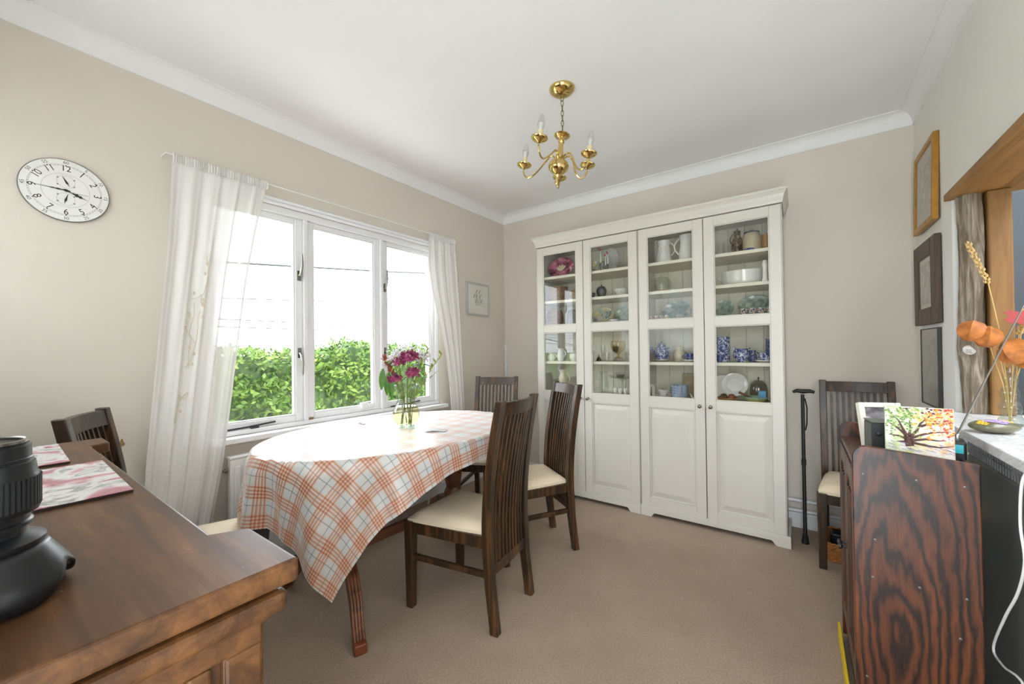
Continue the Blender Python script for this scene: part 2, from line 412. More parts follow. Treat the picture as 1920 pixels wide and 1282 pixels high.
for k, (z0, z1, r, lb) in enumerate(((3.06, 4.10, .024, 'thickest overhead cable, the highest one crossing the window sky'), (2.33, 2.95, .012, 'thin overhead cable, second highest across the window sky'),
                                   (1.937, 1.947, .012, 'thin overhead cable, third from the top outside the window'), (1.775, 1.772, .012, 'lowest thin overhead cable just above the hedge'))):
    w = MB().tube([(0, -30, z0-(z1-z0)*3-0), (0, 0, z0-.02), (0, 5, (z0+z1)/2-.02), (0, 10, z1+.05), (0, 40, z1+(z1-z0)*3)], r, 6)
    o = w.build('street_cable', M_WIRE); o.location = (-9, -.6, 0); tag(o, lb, 'cable', 'overhead cables outside')
# serving hatch: neighbouring kitchen beyond the opening
M_KIT = plain('dark_blue_grey_kitchen', lin(62, 68, 74), .5)
kt = MB().box(1.66, 3.0, .3, .4, 0, 2.555).build('wall_kitchen_end', M_KIT); tag(kt, 'dark blue grey kitchen end wall seen through the hatch', 'wall', kind='structure')
kw = MB().box(2.95, 3.05, -3.2, .4, 0, 2.555).build('wall_kitchen_side', M_WALLR); tag(kw, 'unseen kitchen wall facing the hatch, white to bounce light', 'wall', kind='structure')  # out of view; white so it bounces daylight through the hatch
kr = MB().box(1.66, 3.05, -3.3, -3.2, 0, 2.555).build('wall_kitchen_rear', M_WALLR); tag(kr, 'white kitchen rear wall out of view', 'wall', kind='structure')
kf = MB().box(1.66, 3.0, -3.2, .3, -.06, 0).build('floor_kitchen', plain('pale_grey_vinyl', lin(196, 194, 190), .5)); tag(kf, 'pale grey kitchen floor beyond the hatch', 'floor', kind='structure')
kc = MB().box(1.66, 1.85, -3.2, .4, 2.555, 2.65).box(2.85, 3.05, -3.2, .4, 2.555, 2.65).box(1.85, 2.85, -.15, .4, 2.555, 2.65).box(1.85, 2.85, -3.2, -2.75, 2.555, 2.65).build('ceiling_kitchen', M_CEIL); tag(kc, 'unseen kitchen ceiling with rooflight added to light the hatch', 'ceiling', kind='structure')  # rooflight hole added to bring daylight in through the hatch

# ------------------------------------------------------------------ display cabinets
M_KNOB = plain('pewter_knob', lin(128, 122, 112), .3, 1)
def door_frame(x0, x1, pull):
    """Door local origin at the cabinet root; returns door mesh with panes, panel and knob."""
    d = MB(); t0, t1 = -.001, .019
    gx0, gx1 = x0+.060, x1-.060
    d.box(x0, gx0, t0, t1, .07, 2.05).box(gx1, x1, t0, t1, .07, 2.05)
    for a, b in ((1.990, 2.05), (1.333, 1.393), (.775, .847), (.07, .132)): d.box(gx0, gx1, t0, t1, a, b)
    return d, gx0, gx1
def make_cabinet(x_left, label, out):
    c = thing('display_cabinet', label, 'cabinet', (x_left+.4325, 0, 0), group='pair of glazed display cabinets')
    hw = .4325
    for s in (-1, 1):
        MB().box(min(s*hw, s*(hw-.018)), max(s*hw, s*(hw-.018)), .02, .355, .0, 2.056).build('side_panel', M_CAB, c, bevel=.001)
    bw = 2*(hw-.018)/8
    pl = None
    for k in range(8):
        if pl is None:
            pl = MB().box(0, bw-.003, .347, .355, .1, 2.05).build('back_plank', M_CABIN, c, bevel=.002, seg=1); pl.location.x = -hw+.018+.0015
        else:
            q = pl.copy(); COL.objects.link(q); q.parent = c; q.location.x = -hw+.018+.0015+bw*k
    MB().box(-hw+.018, hw-.018, .3555, .3575, .1, 2.05).build('backing_sheet', M_CABIN, c)
    for zt in (1.805, 1.60, 1.40, 1.095, .826):
        MB().box(-hw+.018, hw-.018, .024, .347, zt-.022, zt).build('shelf', M_CABIN, c, bevel=.002)
    MB().box(-hw+.018, hw-.018, .02, .347, .08, .098).build('base_board', M_CAB, c)
    MB().box(-hw, hw, .02, .355, 2.04, 2.056).build('top_board', M_CAB, c)
    # plinth with shaped feet
    m = MB(); pw = .450; y0, y1 = -.013, .005
    pl_, pr_ = (.450, .4345) if out < 0 else (.4345, .450)
    poly = [(-pl_, 0), (-pl_+.075, 0), (-pl_+.095, .028), (pr_-.095, .028), (pr_-.075, 0), (pr_, 0), (pr_, .062), (-pl_, .062)]
    n = len(poly); vs = [(a, y0, b) for a, b in poly]+[(a, y1, b) for a, b in poly]
    fs = [tuple(range(n)), tuple(range(2*n-1, n-1, -1))]+[(k, n+k, n+(k+1) % n, (k+1) % n) for k in range(n)]
    m.add(vs, fs).box(-pl_, pr_, y0+.004, y1, .062, .070)
    if out < 0: m.box(-pl_, -hw-.001, y1, .34, 0, .062)
    else: m.box(hw+.001, pr_, y1, .34, 0, .062)
    m.build('plinth', M_CAB, c, bevel=.0025)
    for s in (-1, 1):   # narrow face strip at the outer edges
        a, b = (-hw, -hw+.003) if s < 0 else (hw-.003, hw)
        MB().box(a, b, .0, .02, .07, 2.05).build('face_strip', M_CAB, c)
    for i, (a, b) in enumerate(((-hw+.0045, -.0025), (.0025, hw-.0045))):
        m, g0, g1 = door_frame(a, b, i)
        d = m.build('door', M_CAB, c, bevel=.002)
        for z0, z1 in ((1.393, 1.990), (.847, 1.333)):
            MB().box(g0-.003, g1+.003, .008, .011, z0-.003, z1+.003).build('pane', M_CABGLASS, d)
            b_ = MB(); q = .007
            for (p0, p1, r0, r1) in ((g0, g0+q, z0, z1), (g1-q, g1, z0, z1), (g0+q, g1-q, z0, z0+q), (g0+q, g1-q, z1-q, z1)): b_.box(p0, p1, .0025, .008, r0, r1)
            b_.build('glazing_bead', M_CAB, d, bevel=.002, seg=1)
        # raised field panel with bevelled border
        z0, z1, e = .132, .775, .045
        P = [(g0, .012, z0), (g1, .012, z0), (g1, .012, z1), (g0, .012, z1), (g0+.012, .012, z0+.012), (g1-.012, .012, z0+.012), (g1-.012, .012, z1-.012), (g0+.012, .012, z1-.012),
             (g0+e, .003, z0+e), (g1-e, .003, z0+e), (g1-e, .003, z1-e), (g0+e, .003, z1-e)]
        f = [(0, 1, 5, 4), (1, 2, 6, 5), (2, 3, 7, 6), (3, 0, 4, 7), (4, 5, 9, 8), (5, 6, 10, 9), (6, 7, 11, 10), (7, 4, 8, 11), (8, 9, 10, 11)]
        m = MB().add(P, f); m.box(g0, g1, .013, .016, z0, z1); m.build('panel', M_CAB, d)
        b_ = MB(); q = .008
        for (p0, p1, r0, r1) in ((g0, g0+q, z0, z1), (g1-q, g1, z0, z1), (g0+q, g1-q, z0, z0+q), (g0+q, g1-q, z1-q, z1)): b_.box(p0, p1, .003, .012, r0, r1)
        b_.build('panel_moulding', M_CAB, d, bevel=.003)
        kx = (b-.030) if i == 0 else (a+.030)
        m = MB().at(kx, -.001, .806, PI/2, 0, 0); m.lathe([(.009, 0), (.007, .004), (.005, .012), (.010, .016), (.0125, .021), (.0115, .027), (.006, .030), (.001, .031)], 16)
        m.build('knob', M_KNOB, d, smooth=True)
    return c
cabA = make_cabinet(-.8675, 'cream glazed display cabinet nearer the window, holding glassware', -1)
cabB = make_cabinet(.0025, 'cream glazed display cabinet nearer the walking stick, holding blue china', 1)
# continuous cornice
m = MB(); prof = [(0, .0), (.004, 0), (.008, .012), (.010, .030), (.016, .050), (.026, .066), (.030, .070), (.030, .084), (0, .084)]
hw = .8675; yb = .355
vs = []
for (px_, sgn) in ((-1, 0), (1, 0)):
    pass
def ring(off): return [(-hw-off, yb), (-hw-off, -.002-off), (hw+off, -.002-off), (hw+off, yb)]
for o_, z_ in prof:
    for (a, b) in ring(o_): vs.append((a, b, 2.057+z_))
fs = []; n = 4
for i in range(len(prof)-1):
    for k in range(3): fs.append((i*n+k, i*n+k+1, (i+1)*n+k+1, (i+1)*n+k))
fs.append((0, 3, 2, 1)); L = len(prof)-2
fs.append((L*n, L*n+1, L*n+2, L*n+3)); fs.append(tuple(i*n for i in range(len(prof)-1))); fs.append(tuple(i*n+3 for i in range(len(prof)-2, -1, -1)))
co = MB().add(vs, fs).build('cabinet_cornice', M_CAB, smooth=False); tag(co, 'long cream cornice running across the top of both display cabinets', 'cornice')

# ------------------------------------------------------------------ chairs
CH = .98
def post_y(z):
    pts = [(0, -.232), (.2, -.208), (.42, -.196), (.6, -.205), (.8, -.234), (.98, -.270)]
    for (a, b), (c, d) in zip(pts, pts[1:]):
        if z <= c:
            t = (z-a)/(c-a); return b+(d-b)*t
    return pts[-1][1]
def make_chair(label, cat_group):
    c = thing('dining_chair', label, 'chair', group=cat_group)
    zs = [0, .1, .2, .3, .38, .46, .55, .65, .75, .85, .92, CH]
    for s in (-1, 1):
        m = MB(); cr = [(-.017, -.022), (.017, -.022), (.017, .022), (-.017, .022)]
        vs = []; fs = []
        for z in zs:
            k = 1-.18*abs(z-.42)/.55; yy = post_y(z)
            for a, b in cr: vs.append((s*.158+a, yy+b*k, z))
        n = 4
        for i in range(len(zs)-1):
            for q in range(4): fs.append((i*n+q, i*n+(q+1) % 4, (i+1)*n+(q+1) % 4, (i+1)*n+q))
        fs.append((3, 2, 1, 0)); L = (len(zs)-1)*n; fs.append((L, L+1, L+2, L+3))
        m.add(vs, fs).build('rear_post', M_CHAIR, c, bevel=.003)
        # front leg, tapering
        m = MB(); w0, w1 = .017, .022
        vs = [(s*.188+a*w, .213+b*w, z) for z, w in ((0, w0), (.345, w1), (.405, w1)) for a, b in ((-1, -1), (1, -1), (1, 1), (-1, 1))]
        fs = [(0, 3, 2, 1), (8, 9, 10, 11)]+[(i*4+q, i*4+(q+1) % 4, i*4+4+(q+1) % 4, i*4+4+q) for i in range(2) for q in range(4)]
        m.add(vs, fs).build('front_leg', M_CHAIR, c, bevel=.003)
        # side rail and stretcher
        for (z0, z1, h, nm) in ((.348, .400, .011, 'side_rail'), (.225, .250, .009, 'side_stretcher')):
            a = Vector((s*.188, .195, 0)); b = Vector((s*.158, -.18, 0)) if nm == 'side_rail' else Vector((s*.158, -.186, 0))
            MB().add([(a.x-h, a.y, z0), (a.x+h, a.y, z0), (b.x+h, b.y, z0), (b.x-h, b.y, z0), (a.x-h, a.y, z1), (a.x+h, a.y, z1), (b.x+h, b.y, z1), (b.x-h, b.y, z1)],
                     [(0, 1, 2, 3), (7, 6, 5, 4), (0, 4, 5, 1), (1, 5, 6, 2), (2, 6, 7, 3), (3, 7, 4, 0)]).build(nm, M_CHAIR, c, bevel=.002)
    bx('front_rail', M_CHAIR, c, -.168, .168, .203, .225, .348, .400, .002)
    bx('rear_rail', M_CHAIR, c, -.142, .142, -.206, -.186, .348, .400, .002)
    # curved rails of the back
    def crail(nm, z0, z1, th, bow):
        vs = []; fs = []; n = 12
        for i in range(n+1):
            x = -.143+.286*i/n; dy = -bow*(1-(x/.143)**2)
            for z in (z0, z1):
                yy = post_y(z)+dy; vs += [(x, yy-th/2, z), (x, yy+th/2, z)]
        for i in range(n):
            a = i*4; b = a+4
            fs += [(a, a+1, b+1, b), (a+2, b+2, b+3, a+3), (a, b, b+2, a+2), (a+1, a+3, b+3, b+1)]
        fs += [(0, 2, 3, 1), (n*4, n*4+1, n*4+3, n*4+2)]
        MB().add(vs, fs).build(nm, M_CHAIR, c, bevel=.002)
    crail('top_rail', .912, .972, .024, .022); crail('lower_back_rail', .232, .276, .022, .004)
    for k in range(9):
        x = -.116+.232*k/8; sx = .0062; vs = []; fs = []
        zz = [.274, .36, .45, .55, .65, .75, .85, .914]
        for z in zz:
            w = (z-.27)/.65; dy = -(.004+.018*max(0, w))*(1-(x/.143)**2)
            yy = post_y(z)+dy
            vs += [(x-sx, yy-.009, z), (x+sx, yy-.009, z), (x+sx, yy+.009, z), (x-sx, yy+.009, z)]
        for i in range(len(zz)-1):
            for q in range(4): fs.append((i*4+q, i*4+(q+1) % 4, i*4+4+(q+1) % 4, i*4+4+q))
        fs += [(3, 2, 1, 0), tuple(range(len(zz)*4-4, len(zz)*4))]
        MB().add(vs, fs).build('slat', M_CHAIR, c)
    # cushion: padded trapezoid
    n = 14; vs = []; fs = []
    for j in range(n+1):
        for i in range(n+1):
            u = i/n*2-1; v = j/n*2-1
            hwid = .186+.022*(v+1)/2 - .03*(1-v)/2
            ed = max(abs(u), abs(v)); cornerr = 1-.05*max(0, abs(u)+abs(v)-1.55)
            x = u*hwid*cornerr; y = .0175+v*.205*cornerr+(.008*(1-u*u) if v > .99 else 0)
            z = .415+.036*(1-ed**5)**.5*(.75+.25*(1-ed*ed)) if ed < 1 else .415
            vs.append((x, y, z))
    for j in range(n):
        for i in range(n): a = j*(n+1)+i; fs.append((a, a+1, a+n+2, a+n+1))
    bd = [i for i in range(n+1)]+[j*(n+1)+n for j in range(1, n+1)]+[n*(n+1)+i for i in range(n-1, -1, -1)]+[j*(n+1) for j in range(n-1, 0, -1)]
    o = len(vs); vs += [(vs[i][0]*.985, vs[i][1], .400) for i in bd]
    for k in range(len(bd)):
        k2 = (k+1) % len(bd); fs.append((bd[k], o+k, o+k2, bd[k2]))
    fs.append(tuple(o+k for k in range(len(bd)-1, -1, -1)))
    MB().add(vs, fs).build('seat_cushion', M_SEAT, c, smooth=True)
    return c
GR = 'dark slat-back dining chairs'
def put(c, x, y, f):
    c.location = (x, y, 0); c.rotation_euler = (0, 0, math.atan2(f[1], f[0])-PI/2)
chA = make_chair('dark slat-back dining chair nearest the viewer, its back to the open floor', GR)
put(chA, -.358, -1.424, (-.993, -.115))
for lb, x, y, f in (('dark slat-back dining chair turned at the table corner before the cabinets', -.42, -.826, (-.57, -.82)),
                    ('dark slat-back dining chair at the far end of table beside the window wall', -.94, -.566, (.44, -.9)),
                    ('dark slat-back dining chair against the back wall beside the walking stick', 1.215, .062, (0, -1)),
                    ('dark slat-back dining chair behind the sideboard under the wall clock', -1.086, -2.364, (.436, .9))):
    q = copy_tree(chA); q['label'] = lb; put(q, x, y, f)
# ------------------------------------------------------------------ dining table
TC = Vector((-.82, -1.468, 0)); TR = math.radians(-3.2); TA, TB, TZ = .683, .488, .770
tb = thing('dining_table', 'oval extending dining table with reeded splayed legs under the checked cloth', 'table', (TC.x, TC.y, 0), TR)
def oval(a, b, n=72): return [(b*math.cos(2*PI*k/n), a*math.sin(2*PI*k/n)) for k in range(n)]
MB().prism(oval(TA-.004, TB-.004), .738, .764).build('table_top', M_TABLE, tb, bevel=.006)
MB().prism(oval(TA-.13, TB-.12), .665, .738).build('apron', M_TABLE, tb)
reed = []
for k in range(13):
    u = -1+2*k/12; reed.append((u*.026, .017+.004*abs(math.sin(u*PI*2))))
reed += [(.026, -.017), (-.026, -.017)]
for sy in (-1, 1):
    yy = sy*.37
    m = MB().at(0, yy, 0); m.lathe([(.060, .665), (.060, .64), (.045, .62), (.05, .55), (.058, .48), (.05, .40), (.04, .36), (.055, .33), (.055, .20), (.03, .185)], 20)
    m.build('pedestal', M_TABLE, tb, smooth=True)
    for sx in (-1, 1):
        path = [(sx*.03, yy, .27), (sx*.12, yy+sy*.01, .262), (sx*.20, yy+sy*.03, .215), (sx*.265, yy+sy*.05, .14), (sx*.305, yy+sy*.065, .07), (sx*.345, yy+sy*.08, .022)]
        L = MB().sweep(path, reed, (0, 0, 1), [1.15, 1.1, 1.0, .95, .9, .9]).build('leg', M_TABLE, tb)
        m = MB().at(sx*.352, yy+sy*.083, 0, 0, 0, math.atan2(sy*.015, sx*.04))
        m.box(-.024, .026, -.025, .025, 0, .042); m.build('foot_cap', plain('reddish_foot', lin(120, 62, 36), .4), L, bevel=.006)
bx('stretcher', M_TABLE, tb, -.024, .024, -.33, .33, .225, .285, .006)

def plaid():
    m, nt, b = mk('orange_grey_checked_cotton')
    uvn = N(nt, 'ShaderNodeTexCoord'); sep = N(nt, 'ShaderNodeSeparateXYZ'); nt.links.new(uvn.outputs['UV'], sep.inputs[0])
    P = .112
    def M(op, a, bb=None):
        n = N(nt, 'ShaderNodeMath', operation=op)
        for i, q in enumerate((a, bb)):
            if q is None: continue
            if isinstance(q, (int, float)): n.inputs[i].default_value = q
            else: nt.links.new(q, n.inputs[i])
        return n.outputs[0]
    def bands(o, ph):
        t = M('FRACT', M('DIVIDE', M('ADD', o, 10+ph), P))
        inb = M('LESS_THAN', M('ABSOLUTE', M('SUBTRACT', t, .5)), .24)
        st = M('LESS_THAN', M('FRACT', M('MULTIPLY', M('SUBTRACT', t, .26), 4/.48)), .52)
        org = M('MULTIPLY', inb, st)
        blu = M('LESS_THAN', M('ABSOLUTE', M('SUBTRACT', t, .03)), .017)
        return org, blu, inb
    o1, b1, i1 = bands(sep.outputs[0], .02); o2, b2, i2 = bands(sep.outputs[1], .05)
    def mixc(fac, c1, col, k):
        mx = N(nt, 'ShaderNodeMix', data_type='RGBA'); f = M('MULTIPLY', fac, k); nt.links.new(f, mx.inputs[0])
        if isinstance(c1, tuple): mx.inputs[6].default_value = c1
        else: nt.links.new(c1, mx.inputs[6])
        mx.inputs[7].default_value = col; return mx.outputs[2]
    c = mixc(i1, lin(206, 205, 202), lin(206, 170, 136), .28); c = mixc(i2, c, lin(206, 170, 136), .28)
    c = mixc(b1, c, lin(112, 124, 128), .7); c = mixc(b2, c, lin(112, 124, 128), .7)
    c = mixc(o1, c, lin(192, 112, 66), .72); c = mixc(o2, c, lin(192, 112, 66), .72)
    c = mixc(M('MULTIPLY', o1, o2), c, lin(172, 88, 48), .7)
    nt.links.new(c, b.inputs['Base Color']); b.inputs['Roughness'].default_value = .8
    b.inputs['Specular IOR Level'].default_value = .3; b.inputs['Sheen Weight'].default_value = .6; b.inputs['Sheen Roughness'].default_value = .4
    b.inputs['Coat Weight'].default_value = .8; b.inputs['Coat Roughness'].default_value = .30; b.inputs['Coat IOR'].default_value = 1.75
    bump(nt, b, noise(nt, uvn.outputs['UV'], 900, 2), .12, .002)
    return m
def nearest(s, t, a, b):
    th = math.atan2(t/a, s/b)
    for _ in range(14):
        x, y = b*math.cos(th), a*math.sin(th); dx, dy = -b*math.sin(th), a*math.cos(th)
        g = (x-s)*dx+(y-t)*dy; h = dx*dx+dy*dy+(x-s)*(-x)+(y-t)*(-y)
        if abs(h) < 1e-9: break
        st = g/h if h > 0 else -g
        th -= max(-.3, min(.3, st))
    return th
def cloth(name, mat, parent, s0, s1, t0, t1, z, off, amp, ns, nt_, a, b, seed=0, rot=0):
    vs = []; uv = []; fs = []; cr, sr = math.cos(rot), math.sin(rot)
    for j in range(nt_+1):
        t = t0+(t1-t0)*j/nt_
        for i in range(ns+1):
            s_ = s0+(s1-s0)*i/ns; uv.append((s_, t0+(t1-t0)*j/nt_)); t_ = t0+(t1-t0)*j/nt_
            s = s_*cr-t_*sr; t = s_*sr+t_*cr
            if (s/b)**2+(t/a)**2 <= 1.0: vs.append((s, t, z+.0015*math.sin(s*23+seed)*math.sin(t*17))); continue
            th = nearest(s, t, a, b); ex, ey = b*math.cos(th), a*math.sin(th)
            d = math.hypot(s-ex, t-ey); nx, ny = math.cos(th)/b, math.sin(th)/a; l = math.hypot(nx, ny); nx /= l; ny /= l
            r = .012
            if d < r*PI/2: dz = r*(1-math.cos(d/r)); do = r*math.sin(d/r)
            else: dz = r+(d-r*PI/2); do = r
            # folds gather round the ends and corners
            arc = th*(a+b)/2
            endw = .35+.65*abs(math.sin(th))**1.5
            f = amp*endw*min(1, d/.28)*(math.sin(arc*21+seed+1.1*math.sin(arc*5))+.45*math.sin(arc*43+1.3*seed))
            w = min(1, d/.06)
            ov = do+off+max(-off*.2-.004, f*w+amp*.55*w*endw)+.02*d
            vs.append((ex+nx*ov, ey+ny*ov, z-dz))
    for j in range(nt_):
        for i in range(ns):
            q = j*(ns+1)+i; fs.append((q, q+1, q+ns+2, q+ns+1))
    return MB().add(vs, fs).build(name, mat, parent, smooth=True, uvs=uv)
tc = thing('tablecloth', 'orange and grey checked cotton cloth draped over the oval table', 'tablecloth', (TC.x, TC.y, 0), TR)
cloth('cloth_sheet', plaid(), tc, -.55, .60, -.955, .93, TZ+.004, .008, .036, 96, 150, TA, TB, 1.0, math.radians(7))
uc = thing('table_protector', 'speckled charcoal felt hanging below the checked cloth at near end', 'table cover', (TC.x, TC.y, 0), TR)
cloth('felt_sheet', patterned('charcoal_speckled_felt', [(.35, lin(38, 40, 42)), (.6, lin(70, 72, 76)), (.72, lin(150, 150, 152))], 420, .95, 2, coat=0), uc, -.34, .16, -1.04, .70, TZ+.001, .0025, .008, 40, 90, TA-.004, TB-.004, 2.0)
# creases: two folded paper slips lying on the cloth
M_SLIP = plain('pale_grey_paper', lin(205, 203, 200), .7)
for lb, x, y, rz, w, h in (('small pale folded paper slip lying right of the flower vase', -.60, -1.42, .5, .075, .05), ('small pale folded paper slip lying left of the flower vase', -1.13, -1.50, -.3, .055, .03)):
    m = MB().at(0, 0, 0); m.add([(-w, -h, 0), (0, -h*.8, .006), (0, h*.8, .006), (-w, h, 0), (w, -h*.7, .001), (w, h*.7, .001)], [(0, 1, 2, 3), (1, 4, 5, 2)])
    o = m.build('paper_slip', M_SLIP, solid=.001); o.location = (x, y, TZ+.0068); o.rotation_euler = (0, 0, rz); o.scale = (.7, .7, 1); tag(o, lb, 'paper')

# ------------------------------------------------------------------ flower vase and bouquet
VX, VY, VZ = -.825, -1.432, TZ+.0056
def glassm(name, col=(1, 1, 1, 1), rough=0):
    m, nt, b = mk(name); b.inputs['Transmission Weight'].default_value = 1; b.inputs['Base Color'].default_value = col
    b.inputs['Roughness'].default_value = rough; b.inputs['IOR'].default_value = 1.3; return m
M_VGLASS = thin_glass('vase_glass', tint=(.80, .84, .80, 1), extra=.04)
vz = thing('glass_vase', 'clear glass bulbous vase of flowers standing on the checked cloth', 'vase', (VX, VY, VZ))
MB().lathe([(.040, .004), (.052, .012), (.070, .04), (.076, .065), (.070, .095), (.054, .125), (.047, .150), (.049, .18), (.057, .215), (.062, .232)], 32, cap=False).build('vase_wall', M_VGLASS, vz, smooth=True)
MB().lathe([(.001, 0), (.044, 0), (.046, .006), (.040, .011), (.001, .012)], 32, cap=False).build('vase_base', M_VGLASS, vz, smooth=True)
m = MB().lathe([(.064, .230), (.0645, .2325), (.062, .234), (.0605, .232)], 32, cap=False); m.build('rim', thin_glass('vase_rim_glass', tint=(.8, .83, .8, 1), extra=.1), vz, smooth=True)
MB().lathe([(.001, .0125), (.046, .013), (.066, .04), (.0715, .065), (.066, .092), (.055, .115), (.001, .1151)], 32, cap=False).build('water', thin_glass('vase_water', tint=(.93, .89, .70, 1), ior=1.2), vz, smooth=True)
for k in range(4):
    a = k*PI/2+.4; MB().at(.038*math.cos(a), .038*math.sin(a), .0).ell((0, 0, .006), (.012, .012, .0055), 10, 6).build('foot', M_VGLASS, vz, smooth=True)
M_STEM = plain('flower_stem_green', lin(136, 146, 66), .55, var=.2)
M_LEAF = plain('glossy_leaf_green', lin(70, 122, 26), .35, var=.25, scale=20)
M_LEAFP = plain('pale_leaf_green', lin(150, 164, 78), .5, var=.2, scale=20)
M_LEAFG = plain('grey_green_leaf', lin(128, 146, 128), .5, var=.15)
M_MAG = patterned('magenta_petal', [(.3, lin(128, 34, 78)), (.55, lin(178, 78, 124)), (.75, lin(224, 168, 192))], 90, .6, 3, coat=0)
M_WPET = plain('white_petal', lin(228, 222, 226), .6, var=.08, scale=60)
M_REDB = plain('russet_bract', lin(150, 74, 60), .6, var=.3, scale=40)
def leaf(m, p, d, L, w, nrm, curl=.15):
    p = Vector(p); d = Vector(d).normalized(); s = d.cross(Vector(nrm)); s = s.normalized() if s.length > .01 else d.orthogonal().normalized(); n = s.cross(d)
    vs = []; K = 5
    for i in range(K+1):
        t = i/K; ww = w*math.sin(PI*min(1, t*.92+.06))**.8; c = p+d*L*t+n*(-curl*L*t*t)
        vs += [tuple(c-s*ww), tuple(c+n*ww*.25), tuple(c+s*ww)]
    fs = []
    for i in range(K):
        a = i*3; fs += [(a, a+1, a+4, a+3), (a+1, a+2, a+5, a+4)]
    m.add(vs, fs)
def stem_path(tip, base):
    bx_, by_ = base; t = Vector(tip)
    neck = Vector((t.x*.22, t.y*.22, .15))
    return [(bx_, by_, .016), (bx_*.4+neck.x*.5, by_*.4+neck.y*.5, .08), tuple(neck), tuple(neck.lerp(t, .5)+Vector((0, 0, .015))), tuple(t)]
def stemmed(name, label, tip, base, r=.0028, mat=None):
    o = thing(name, label, 'flower', (VX, VY, VZ), group='stems in the glass vase')
    MB().tube(stem_path(tip, base), [r, r, r, r*.9, r*.7], 6).build('stem', mat or M_STEM, o, smooth=True); return o
rn = random.Random(11)
# view-right on screen is about (.81,.59); view-depth (-.59,.81)
def SC_(a, dpt, z): return (a*.81-dpt*.59, a*.59+dpt*.81, z)
def pom(o, tip, R, mat, n=70, flat=.7):
    m = MB(); T = Vector(tip)
    for k in range(n):
        v = Vector((rn.gauss(0, 1), rn.gauss(0, 1), rn.gauss(0, 1))).normalized()
        if v.z < -.55: v.z = -v.z
        p = T+Vector((v.x*R*.55, v.y*R*.55, v.z*R*.55*flat))
        leaf(m, p, v+Vector((rn.gauss(0, .3), rn.gauss(0, .3), rn.gauss(0, .3))), R*.5, R*.16, v.orthogonal(), .3)
    m.ell(tuple(T), (R*.6, R*.6, R*.6*flat), 10, 8)
    m.build('bloom', mat, o, smooth=False)
for lb, a, dp, z, R, bs in (('large magenta flower cluster at the middle of the bouquet', .035, -.05, .385, .055, (.02, .01)),
                            ('magenta flower cluster left of the largest one in bouquet', -.025, -.05, .360, .038, (-.01, -.02)),
                            ('magenta flower drooping over the right of the vase rim', .055, -.06, .300, .045, (.03, .0)),
                            ('magenta flower low over the left of the vase rim', -.045, -.05, .270, .043, (-.02, .02))):
    t = SC_(a, dp, z); o = stemmed('magenta_flower', lb, t, bs); pom(o, t, R, M_MAG)
    m = MB(); leaf(m, Vector(t)*.75, (t[0], t[1], .05), .06, .010, (0, 0, 1)); leaf(m, Vector(t)*.7, (-t[1], t[0], .05), .05, .009, (0, 0, 1)); m.build('leaves', M_LEAFG, o)
for lb, a, dp, z, R, bs in (('frothy white blossom head rising at the back of bouquet', .0, .05, .405, .062, (.0, .03)), ('creamy white blossom head at upper left of the bouquet', -.06, .02, .385, .042, (-.02, .02)),
                            ('pale white blossom head right of the magenta flowers', .085, .05, .385, .040, (.02, .02))):
    t = SC_(a, dp, z); o = stemmed('white_blossom', lb, t, bs)
    m = MB(); T = Vector(t)
    for k in range(110):
        v = Vector((rn.gauss(0, 1), rn.gauss(0, 1), rn.gauss(0, .8))).normalized()*R*rn.uniform(.6, 1.05); p = T+v
        m.ell(tuple(p), (.006, .006, .005), 5, 4)
    m.build('bloom', M_WPET, o); mm = MB()
    for k in range(6):
        v = Vector((rn.gauss(0, 1), rn.gauss(0, 1), rn.uniform(-.3, .3))); leaf(mm, T-Vector((0, 0, .04)), v, .06, .012, (0, 0, 1))
    mm.build('leaves', M_LEAFG, o)
def sprig(lb, a, dp, z, bs, n, L, w, mat, droop=0, start=.5):
    t = SC_(a, dp, z); o = stemmed('leafy_sprig', lb, t, bs, .0022, M_STEM)
    P = [Vector(p) for p in stem_path(t, bs)]; m = MB()
    for k in range(n):
        q = start+(1-start)*k/(n-1); i = min(3, int(q*4)); p = P[i].lerp(P[i+1], q*4-i)
        ang = k*2.4; d = Vector((math.cos(ang), math.sin(ang), .7-droop*1.6))+(P[4]-P[3]).normalized()*.8
        leaf(m, p, d, L*rn.uniform(.8, 1.15), w, (0, 0, 1) if abs(d.z) < .9*d.length else (1, 0, 0), .2)
    m.build('leaves', mat, o); return o
sprig('tall yellow-green leafy sprig at the upper right of bouquet', .115, .03, .430, (.02, .0), 16, .035, .008, M_LEAFP)
sprig('outermost yellow-green leafy sprig reaching right from the bouquet', .195, .0, .395, (.03, .01), 16, .034, .008, M_LEAFP)
sprig('thin green sprig pointing right just above the vase', .155, -.02, .285, (.03, -.01), 7, .045, .005, M_LEAFG)
o = sprig('russet tipped green sprig at the left of the bouquet', -.115, -.01, .375, (-.03, .0), 15, .040, .010, M_REDB, start=.72)
m = MB()
for k in range(9):
    v = Vector((rn.gauss(0, 1), rn.gauss(0, 1), .3)); leaf(m, Vector(SC_(-.115, -.01, .36)), v, .055, .009, (0, 0, 1))
m.build('bracts', M_LEAFP, o)
o = stemmed('leafy_sprig', 'broad dark green leaves drooping left over the vase', SC_(-.07, -.04, .30), (-.02, -.02))
m = MB()
for a, z, L, dx in ((-.07, .305, .15, .06), (-.085, .30, .12, -.02), (-.11, .325, .115, -.06)):
    leaf(m, SC_(a, -.05, z), SC_(dx, -.1, -1.0), L, .018, SC_(.1, -1, .1), .05)
m.build('leaves', M_LEAF, o)

